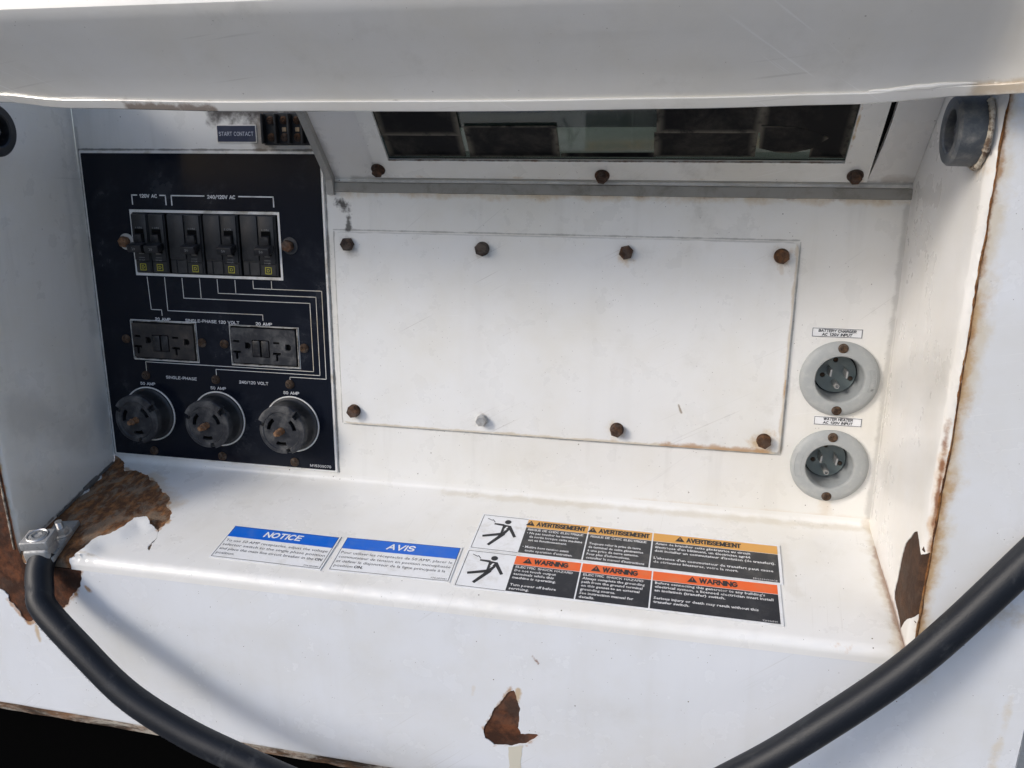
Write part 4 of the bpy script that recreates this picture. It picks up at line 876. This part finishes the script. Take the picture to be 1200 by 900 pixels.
# ------------------------------------------------------------ power inlets
def inlet(lab, cx, cz, side, tilt):
    r = thing('power_inlet', lab, 'power inlet', (cx, 0, cz), 'round grey power inlets')
    O = Vector((0, 0, 0)); mb = MB()
    mb.lathe([(0.0316, 0.0), (0.0318, 0.0022), (0.0305, 0.0040), (0.0275, 0.0052), (0.0225, 0.0060), (0.0202, 0.0058), (0.0194, 0.0048), (0.0190, 0.0)], O, -Y, 72); mb.obj('flange', M['inlet'], r, local=True)
    mb = MB(); mb.lathe([(0.0195, 0.0050), (0.0188, 0.0), (0.0182, -0.012), (0.0178, -0.0215)], O, -Y, 56); mb.obj('cup', M['inletcup'], r, local=True)
    mb = MB(); skin(mb, plane_map((Vector((0, 0.0185, 0)), X, Z, -Y)), circ(0, 0, 0.0168, 40), [circ(0.0015 + 0.0118 * math.cos(R(a)), 0.0118 * math.sin(R(a)), 0.0022, 12) for a in (100, 190, 340)], [], 0.003); mb.obj('cup_floor', M['inletface'], r, local=True)
    mb = MB(); mb.lathe([(0.0166, -0.0215), (0.0186, -0.0215), (0.0186, -0.0225), (0.0, -0.0225)], O, -Y, 40); mb.obj('floor_gap', M['void'], r, local=True)
    q = Matrix.Rotation(R(tilt), 4, 'Y')
    for px, pz in ((-0.0064, 0.0032), (0.0064, 0.0032)):
        mb = MB(); mb.box((px - 0.0008, 0.0020, pz - 0.0032), (px + 0.0008, 0.0190, pz + 0.0032), 0.0003, 1, q); mb.obj('flat_prong', M['zinc'], r, local=True)
    mb = MB(); mb.lathe([(0.0024, -0.0190), (0.0024, -0.0030), (0.0019, -0.0012), (0.0014, -0.0012), (0.0014, -0.004), (0.0, -0.004)], q @ Vector((0, 0, -0.0075)), -Y, 18); mb.obj('ground_prong', M['zinc'], r, local=True)
    for a in (100, 190, 340):
        mb = MB(); screw(mb, (Vector((0, 0.0195, 0)), X, Z, -Y), 0.0015 + 0.0118 * math.cos(R(a)), 0.0118 * math.sin(R(a)), 0.0018, 0, 0.001); mb.obj('floor_screw', M['screw'], r, local=True)
    for sz in (0.0265, -0.0265):
        mb = MB(); screw(mb, (Vector((0, -0.0050, 0)), X, Z, -Y), 0.0, sz, 0.0041, 0.0, 0.0022); mb.obj('screw', M['screw'], r, local=True)
    a0 = -22 if side > 0 else 158; mb = MB()     # raised oval maker's plate on the flange, with embossed letters
    out = [(-rr, hh) for rr, hh in []]
    ol = arcslot(0, 0, 0.0236, 0.0286, a0, a0 + 44, 14)
    for rr in (0.0236, 0.0286):
        mb.tube([Vector((rr * math.cos(R(a0 + 44 * i / 14)), -0.0058 + (0.0010 if rr > 0.025 else 0.0), rr * math.sin(R(a0 + 44 * i / 14)))) for i in range(15)], 0.00030, 6)
    for e in (a0, a0 + 44):
        mb.tube([Vector((rr * math.cos(R(e)), -0.0058 + 0.0010 * (rr - 0.0236) / 0.005, rr * math.sin(R(e)))) for rr in (0.0236, 0.026, 0.0286)], 0.00030, 6)
    if side > 0:
        for k, ch in enumerate('MARINCO'):
            ang = R(a0 + 5 + 34 * k / 6); V, F = text2d(ch, None, 0.0030, 0.01, 0, 1)
            er, et = Vector((math.cos(ang), 0, math.sin(ang))), Vector((-math.sin(ang), 0, math.cos(ang)))
            mb.add([er * (0.0276 - b) + et * (a - 0.001) + Vector((0, -0.0056, 0)) for a, b in V], F)
    mb.obj('moulded_mark', M['inlet'], r, local=True)
    return r
inlet('round grey power inlet under the BATTERY CHARGER label', 0.4425, -0.1112, 1, 4)
inlet('round grey power inlet under the WATER HEATER label', 0.4420, -0.1880, -1, 6)
for nm, l1, l2, x0, z0, x1, z1 in (('battery charger', 'BATTERY CHARGER', 'AC 120V INPUT', 0.4174, -0.0768, 0.4570, -0.0690), ('water heater', 'WATER HEATER', 'AC 120V INPUT', 0.4262, -0.1524, 0.4646, -0.1448)):
    r = thing('inlet_label', 'small white %s label with black letters above its inlet' % l1, 'label', ((x0 + x1) / 2, 0, z0))
    mb = MB(); mb.prism(rrect(x0, z0, x1, z1), BACK, 0, 0.0004); mb.obj('backing', M['sticker'], r, None)
    mb = MB(); e = 0.0005; mb.strip([(x0 + e, z0 + e), (x1 - e, z0 + e), (x1 - e, z1 - e), (x0 + e, z1 - e), (x0 + e, z0 + e)], 0.0004, BACK, 0.00055)
    cx = (x0 + x1) / 2; wd = 0.0295 if 'B' == l1[0] else 0.0235
    put_caps(mb, BACK, l1, cx, z0 + 0.0043, 0.0024, wd, 0.00055, 0.2, 0.12, 'c'); put_caps(mb, BACK, l2, cx, z0 + 0.0012, 0.0024, 0.0235, 0.00055, 0.2, 0.12, 'c')
    mb.obj('lettering', M['ink'], r, None)

# ------------------------------------------------------------ stickers on the shelf
sn = Vector((0, -math.sin(SA), math.cos(SA))); sv = Vector((0, math.cos(SA), math.sin(SA)))
def shelf_fr(x, y, rot):   # local frame: origin at (x, y) on the shelf, u along x, v up the slope
    z = -0.241 + 0.23846 * (y + 0.003) + 0.0002
    q = Matrix.Rotation(R(rot), 3, sn); return (Vector((x, y, z)) + sn * 0.0007, q @ X, q @ sv, sn)
def notice(lab, x, y, wd, ht_, rot, head, lines, code, code_x):
    f = shelf_fr(x, y, rot); r = thing('notice_sticker', lab, 'sticker', tuple(f[0]))
    mb = MB(); mb.prism(rrect(-0.0015, -0.0015, wd + 0.0015, ht_ + 0.0015), f, -0.0006, 0.0); mb.obj('backing', M['sticker'], r, None)
    mb = MB(); mb.strip([(0, 0), (wd, 0), (wd, ht_), (0, ht_), (0, 0)], 0.0005, f, 0.0001)
    bh = 0.0145
    y0 = ht_ - bh - 0.0065; 
    for i, (l, ww) in enumerate(lines):
        if isinstance(l, tuple):
            put_text(mb, f, l[0], 0.0018, y0 - i * 0.0056, 0.0033, ww[0], 0.0001); put_text(mb, f, l[1], 0.0018 + ww[0] + 0.0012, y0 - i * 0.0056, 0.0033, ww[1], 0.0001, 0.03)
        else: put_text(mb, f, l, 0.0018, y0 - i * 0.0056, 0.0033, ww, 0.0001)
    put_text(mb, f, code, wd - 0.0018, 0.0012, 0.0017, 0.0135, 0.0001, align='r')
    mb.obj('lettering', M['ink'], r, None)
    mb = MB(); mb.sheet(rrect(0.0002, ht_ - bh, wd - 0.0002, ht_ - 0.0002), f, 0.00012); mb.obj('blue_band', M['blue'], r, None)
    mb = MB(); put_caps(mb, f, head, wd / 2, ht_ - bh + 0.0038, 0.0074, 0.0355 if head == 'NOTICE' else 0.0245, 0.00024, 0.19, 0.2, 'c'); mb.obj('heading', M['sticker'], r, None)
notice('white and blue NOTICE sticker on the shelf, nearest the rusted corner', -0.0740, -0.1235, 0.1004, 0.0417, -0.9, 'NOTICE', [
    ('To use 50 AMP receptacles, adjust the voltage', 0.0965), ('selector switch to the single phase position', 0.0965), (('and place the main line circuit breaker in the', 'ON'), (0.0885, 0.0065)), ('position.', 0.0175)], '774-002080', 0)
notice('white and blue AVIS sticker in French, beside the NOTICE sticker', 0.0352, -0.1240, 0.1024, 0.0418, 0.6, 'AVIS', [
    ('Pour utiliser les réceptacles de 50 AMP, placer le', 0.0985), ('commutateur de tension en position monophasée', 0.0985), ('et définir le disjoncteur de la ligne principale à la', 0.0955), (('position', 'ON.'), (0.0165, 0.0078))], '774-002081', 0)
def tri(mb, f, x, y, s, d):
    mb.sheet([(x - s * 0.58, y), (x + s * 0.58, y), (x, y + s)], f, d)
def warn(lab, x, y, rot, wd, ht_, cols, bandm, bodym, texts, bh, fs, ls, heads, code, tri_col):
    f = shelf_fr(x, y, rot); r = thing('warning_sticker', lab, 'sticker', tuple(f[0]), 'electric shock warning stickers')
    mb = MB(); mb.prism(rrect(-0.0017, -0.0015, wd + 0.0017, ht_ + 0.0017), f, -0.0006, 0.0); mb.obj('backing', M['sticker'], r, None)
    mb = MB(); gp = 0.0006
    mb.strip([(cols[0], 0.0), (0, 0), (0, ht_), (cols[0], ht_)], 0.0005, f, 0.0001)
    # figure struck by current
    k = cols[0] / 0.042; px = lambda a, b: (a * k * 0.042, b * ht_)
    def limb(p, q, wa, wb):
        a, b = Vector(px(*p)), Vector(px(*q)); t = (b - a).normalized(); nn = Vector((-t.y, t.x))
        mb.sheet([a - nn * wa, b - nn * wb, b + nn * wb, a + nn * wa], f, 0.00014)
    cx, cy = px(0.585, 0.85); mb.sheet(circ(cx, cy, 0.0029, 20), f, 0.00014)
    mb.sheet([px(*p) for p in ((0.50, 0.765), (0.66, 0.745), (0.665, 0.60), (0.60, 0.46), (0.54, 0.43), (0.50, 0.48))], f, 0.00013)
    limb((0.52, 0.745), (0.30, 0.76), 0.0014, 0.0010); limb((0.64, 0.73), (0.84, 0.42), 0.0016, 0.0013)
    limb((0.55, 0.48), (0.14, 0.36), 0.0018, 0.0014); limb((0.58, 0.49), (0.33, 0.12), 0.0019, 0.0014)
    mb.strip([px(*p) for p in ((0.12, 0.90), (0.22, 0.855), (0.24, 0.875), (0.30, 0.81))], 0.0007, f, 0.00014)
    mb.obj('struck_figure', M['ink'], r, None)
    wt = MB(); wt.sheet([px(*p) for p in ((0.585, 0.70), (0.625, 0.70), (0.59, 0.63), (0.615, 0.63), (0.55, 0.545), (0.57, 0.61), (0.545, 0.61))], f, 0.0002); wt.obj('spark', M['sticker'], r, None)
    for i, (a, b) in enumerate(zip(cols, cols[1:])):
        mb = MB(); bb = MB(); tx = MB(); hd_ = MB()
        mb.sheet(rrect(a + gp, 0.0002, b - gp, ht_ - bh - 0.0004), f, 0.0001); bb.sheet(rrect(a + gp, ht_ - bh, b - gp, ht_ - 0.0002), f, 0.0001)
        hw = heads[i][1]; cxm = (a + b) / 2 + heads[i][2]; yb = ht_ - bh + bh * 0.22; ch = bh * 0.56
        put_caps(hd_, f, heads[i][0], cxm + ch * 0.52, yb, ch, hw, 0.0002, 0.2, 0.0, 'c'); tx_ = cxm - hw / 2 - ch * 0.36; ts = ch * 1.15
        tri(hd_, f, tx_, yb, ts, 0.0002)
        bb.sheet([(tx_ - 0.00022, yb + ts * 0.30), (tx_ + 0.00022, yb + ts * 0.30), (tx_ + 0.0003, yb + ts * 0.66), (tx_ - 0.0003, yb + ts * 0.66)], f, 0.0003)
        yy = ht_ - bh - ls * 0.98
        for l in texts[i]:
            if l and l[0].isupper():
                put_caps(tx, f, l[0], a + 0.0028, yy, fs, l[1], 0.0002, 0.17)
            elif l:
                put_text(tx, f, l[0], a + 0.0028 + (l[2] if len(l) > 2 else 0), yy, fs * 1.1, l[1], 0.0002, 0.022, res=1)
            yy -= ls
        if i == 2: put_text(tx, f, code[0], wd - 0.0025, 0.0012, 0.0018, code[1], 0.0002, 0.0, align='r', res=1)
        mb.obj('text_field', bodym, r, None); bb.obj('heading_band', bandm, r, None); tx.obj('lettering', M['print'], r, None); hd_.obj('heading', M['ink'], r, None)
FRT = [[('RISQUE DE CHOC ELECTRIQUE', 0.049), ('• Ne pas toucher les terminaux', 0.0455), ('de sortie lorsque cette machine', 0.0465, 0.003), ('est en fonctionnement.', 0.034, 0.003), None, ('• Mettre hors tension avant', 0.040), ("toute operation d'entretien.", 0.041, 0.003)],
       [('RISQUE DE CHOC ELECTRIQUE', 0.048), None, ('Toujours relier la prise de terre', 0.044), ('de terminal de cette génératrice', 0.0465), ("à une prise de terre externe.", 0.043), ("Pour plus d'informations,", 0.036), ("consulter le manuel d'instructions", 0.0485)],
       [('Avant de brancher cette génératrice au circuit', 0.078), ("électrique d'un bâtiment, un électricien agréé", 0.078), ("doit installer un commutateur d'isolation (de transfert).", 0.0975), None, ("L'absence d'un commutateur de transfert peut cause", 0.0955), ('de sérieuses blessures, voire la mort.', 0.068)]]
ENT = [[('ELECTRIC SHOCK HAZARD', 0.0475), ('Do not touch output', 0.0345), ('terminals while this', 0.0335), ('machine is operating.', 0.036), None, ('Turn power off before', 0.0375), ('servicing.', 0.0165)],
       [('ELECTRIC SHOCK HAZARD', 0.0485), ('Always complete the grounding', 0.050), ('path from the ground terminal', 0.0485), ('on this genset to an external', 0.0465), ('grounding source.', 0.028), ('See instruction manual for', 0.0425), ('details.', 0.0125)],
       [("Before connecting this generator to any building's", 0.0845), ('electrical system, a licensed electrician must install', 0.0905), ('an isolation (transfer) switch.', 0.0545), None, ('Serious injury or death may result without this', 0.079), ('transfer switch.', 0.0275)]]
warn('faded black and amber AVERTISSEMEENT sticker, upper of the two stacked on the shelf', 0.1458, -0.0796, -1.35, 0.2545, 0.0462, [0.0405, 0.0958, 0.1512, 0.2545], M['amber'], M['inkfaded'], FRT, 0.0108, 0.0027, 0.0047,
     [('AVERTISSEMEENT', 0.0440, 0), ('AVERTISSEMEENT', 0.0440, 0), ('AVERTISSEMEENT', 0.0450, -0.004)], ('M920106500CE', 0.0185), 0)
warn('black and orange WARNING sticker, lower of the two stacked on the shelf', 0.1446, -0.1263, -0.95, 0.2525, 0.0436, [0.0408, 0.0970, 0.1548, 0.2525], M['orange'], M['inkblack'], ENT, 0.0108, 0.0026, 0.00435,
     [('WARNING', 0.0290, 0), ('WARNING', 0.0290, 0), ('WARNING', 0.0300, 0)], ('920106500', 0.011), 0)

# ------------------------------------------------------------ bumpers on the side walls
def bumper(lab, x0, sgn, y, z, rb, bead):
    r = thing('rubber_bumper', lab, 'bumper', (x0, y, z), 'round rubber door bumpers'); ax = X * sgn; O = Vector((0, 0, 0))
    mb = MB(); mb.lathe([(0.0205, 0.001), (0.0208, 0.004), (0.0205, 0.0165), (0.0190, 0.0182), (0.0136, 0.0182), (0.0126, 0.0172), (0.0124, 0.004), (0.0, 0.004)], O, ax, 56)
    mb.obj('rubber_ring', rb, r, local=True)
    mb = MB(); fr = (ax * 0.0036, Y, Z, ax); hexbolt(mb, fr, 0, 0, 0.0094, 0.0088, 0.0112); mb.obj('bolt', M['darksteel'], r, local=True)
    if bead:
        mb = MB()
        pts = []; rad = []
        for i in range(42):
            a = R(-120 + 170 * i / 41); q = 0.0212
            pts.append(Vector((0, -math.cos(a) * q, math.sin(a) * q)) + ax * 0.0018); rad.append(0.0015 + 0.0016 * abs(noise.noise(Vector((i * 0.55, 1, 3)))))
        mb.tube(pts, rad, 8); mb.obj('sealant_bead', M['bead'], r, local=True)
    return r
bumper('thick weathered grey ring bumper bolted to the right wall under the door lip', XR - 0.0003, -1, -0.1446, 0.0800, M['rubber'], True)
bumper('black rubber bumper on the left wall, cut by the edge of the photo', -0.2497, 1, -0.1185, 0.0825, M['rubber_black'], False)

# ------------------------------------------------------------ cable lug
lg = thing('cable_lug', 'grey metal lug clamping the black cable on the rusted shelf corner', 'cable lug', (-0.228, -0.125, -0.27))
LZ = lambda y: -0.241 + 0.23846 * (y + 0.003)
LR = Matrix.Translation((-0.2211, -0.1499, LZ(-0.1499) - 0.0006)) @ Matrix.Rotation(SA, 4, 'X') @ Matrix.Rotation(R(14), 4, 'Z')
mb = MB(); mb.box((-0.0085, -0.004, 0.0), (0.0125, 0.050, 0.0050), 0.0008, 2, LR); mb.obj('tang', M['alu'], lg)
mb = MB()
mb.box((-0.0118, -0.0040, 0.0140), (0.0118, 0.0160, 0.0220), 0.0010, 3, LR)
mb.box((-0.0108, -0.0060, -0.0030), (0.0108, 0.0150, 0.0145), 0.003, 3, LR)
mb.obj('clamp_body', M['alu'], lg)
mb = MB(); q = LR @ Vector((0.0, 0.0062, 0.0219)); nz = (LR.to_3x3() @ Z).normalized()
mb.lathe([(0.0092, 0.0), (0.0092, 0.0006), (0.0084, 0.0013), (0.0074, 0.0006), (0.0070, 0.0002), (0.0067, 0.0012), (0.0044, 0.0014)], q, nz, 40)
u_ = (LR.to_3x3() @ X).normalized(); v_ = nz.cross(u_)
hexr = [q + (u_ * math.cos(i * math.pi / 3) + v_ * math.sin(i * math.pi / 3)) * 0.0046 + nz * 0.0014 for i in range(6)]; hexd = [p - nz * 0.004 for p in hexr]
mb.add(hexr + hexd, [(i, (i + 1) % 6, 6 + (i + 1) % 6, 6 + i) for i in range(6)] + [tuple(range(6, 12))])
mb.obj('set_screw', M['zinc'], lg)
mb = MB(); q = LR @ Vector((0.0062, 0.0300, 0.0050))
fr = (q, u_, v_, nz); mb.lathe([(0.004, 0), (0.0082, 0), (0.0082, 0.0012), (0.004, 0.0014)], q, nz, 32); hexbolt(mb, (q + nz * 0.0014, u_, v_, nz), 0, 0, 0.0058, 0.0054, 0, 0, 0.3)
mb.tube([q + nz * (0.006 + 0.0006 * i) for i in range(14)], [0.0031 if i % 2 else 0.0027 for i in range(14)], 14); mb.obj('mounting_bolt', M['zinc'], lg)

# ------------------------------------------------------------ power cable, one loop from the lug out to the right
ctrl = [(-0.2205, -0.1475, -0.2720), (-0.2188, -0.1562, -0.2825), (-0.2130, -0.1650, -0.2940), (-0.2035, -0.1735, -0.3075), (-0.1640, -0.1844, -0.3335), (-0.1165, -0.1937, -0.3645), (-0.0645, -0.1994, -0.3862), (-0.0173, -0.2037, -0.3990), (0.040, -0.2075, -0.4130),
        (0.130, -0.2120, -0.4290), (0.230, -0.2080, -0.4220), (0.310, -0.1970, -0.3960), (0.3726, -0.1839, -0.3608), (0.4219, -0.1775, -0.3205), (0.4806, -0.1680, -0.2652), (0.5403, -0.1580, -0.1893), (0.5816, -0.1530, -0.1290), (0.625, -0.150, -0.06), (0.68, -0.148, 0.03)]
def crm(P, n=10):
    P = [Vector(p) for p in P]; P = [P[0] * 2 - P[1]] + P + [P[-1] * 2 - P[-2]]; out = []
    for i in range(1, len(P) - 2):
        for j in range(n):
            t = j / n; a, b, c, d = P[i - 1], P[i], P[i + 1], P[i + 2]
            out.append(0.5 * ((2 * b) + (c - a) * t + (2 * a - 5 * b + 4 * c - d) * t * t + (3 * b - a - 3 * c + d) * t ** 3))
    return out + [P[-2]]
cb = thing('power_cable', 'thick black rubber power cable looping from the lug out to the right', 'cable', (0.13, -0.19, -0.43))
path = crm(ctrl)
MB().tube(path, [0.0110 * (1 + 0.018 * noise.noise(p * 22)) for p in path], 36).obj('jacket', M['wirejacket'], cb, 60)

# faint print running along the jacket, on the side towards the apron's lower left
cum = [0.0]
for a, b in zip(path[:-1], path[1:]): cum.append(cum[-1] + (b - a).length)
def at_len(d):
    i = max(k for k in range(len(cum) - 1) if cum[k] <= d); return path[i].lerp(path[i + 1], (d - cum[i]) / (cum[i + 1] - cum[i])), (path[i + 1] - path[i]).normalized()
mb = MB(); d = 0.018
for ch in 'DLO CABLE 4/0 AWG 2000V-MASTER 90C FOR 600V-CABLE 4/0 AWG 2000V':
    if ch != ' ':
        P, T = at_len(d); Lf = Vector((T.z, 0, -T.x)).normalized(); Lf = Lf if Lf.dot(Vector((-1, 0, -1))) > 0 else -Lf
        rd = (-Y * 0.72 + Lf * 0.69); rd = (rd - T * rd.dot(T)).normalized(); vv = rd.cross(T); vv = vv if vv.dot(Lf) < 0 else -vv
        put_caps(mb, (P - vv * 0.0018, T, vv, rd), ch, 0, 0, 0.0036, 0.0024, 0.01135, 0.17)
    d += 0.0036
mb.obj('printed_text', mat('worn_cable_print', (0.030, 0.034, 0.042), 0.55), cb, None)
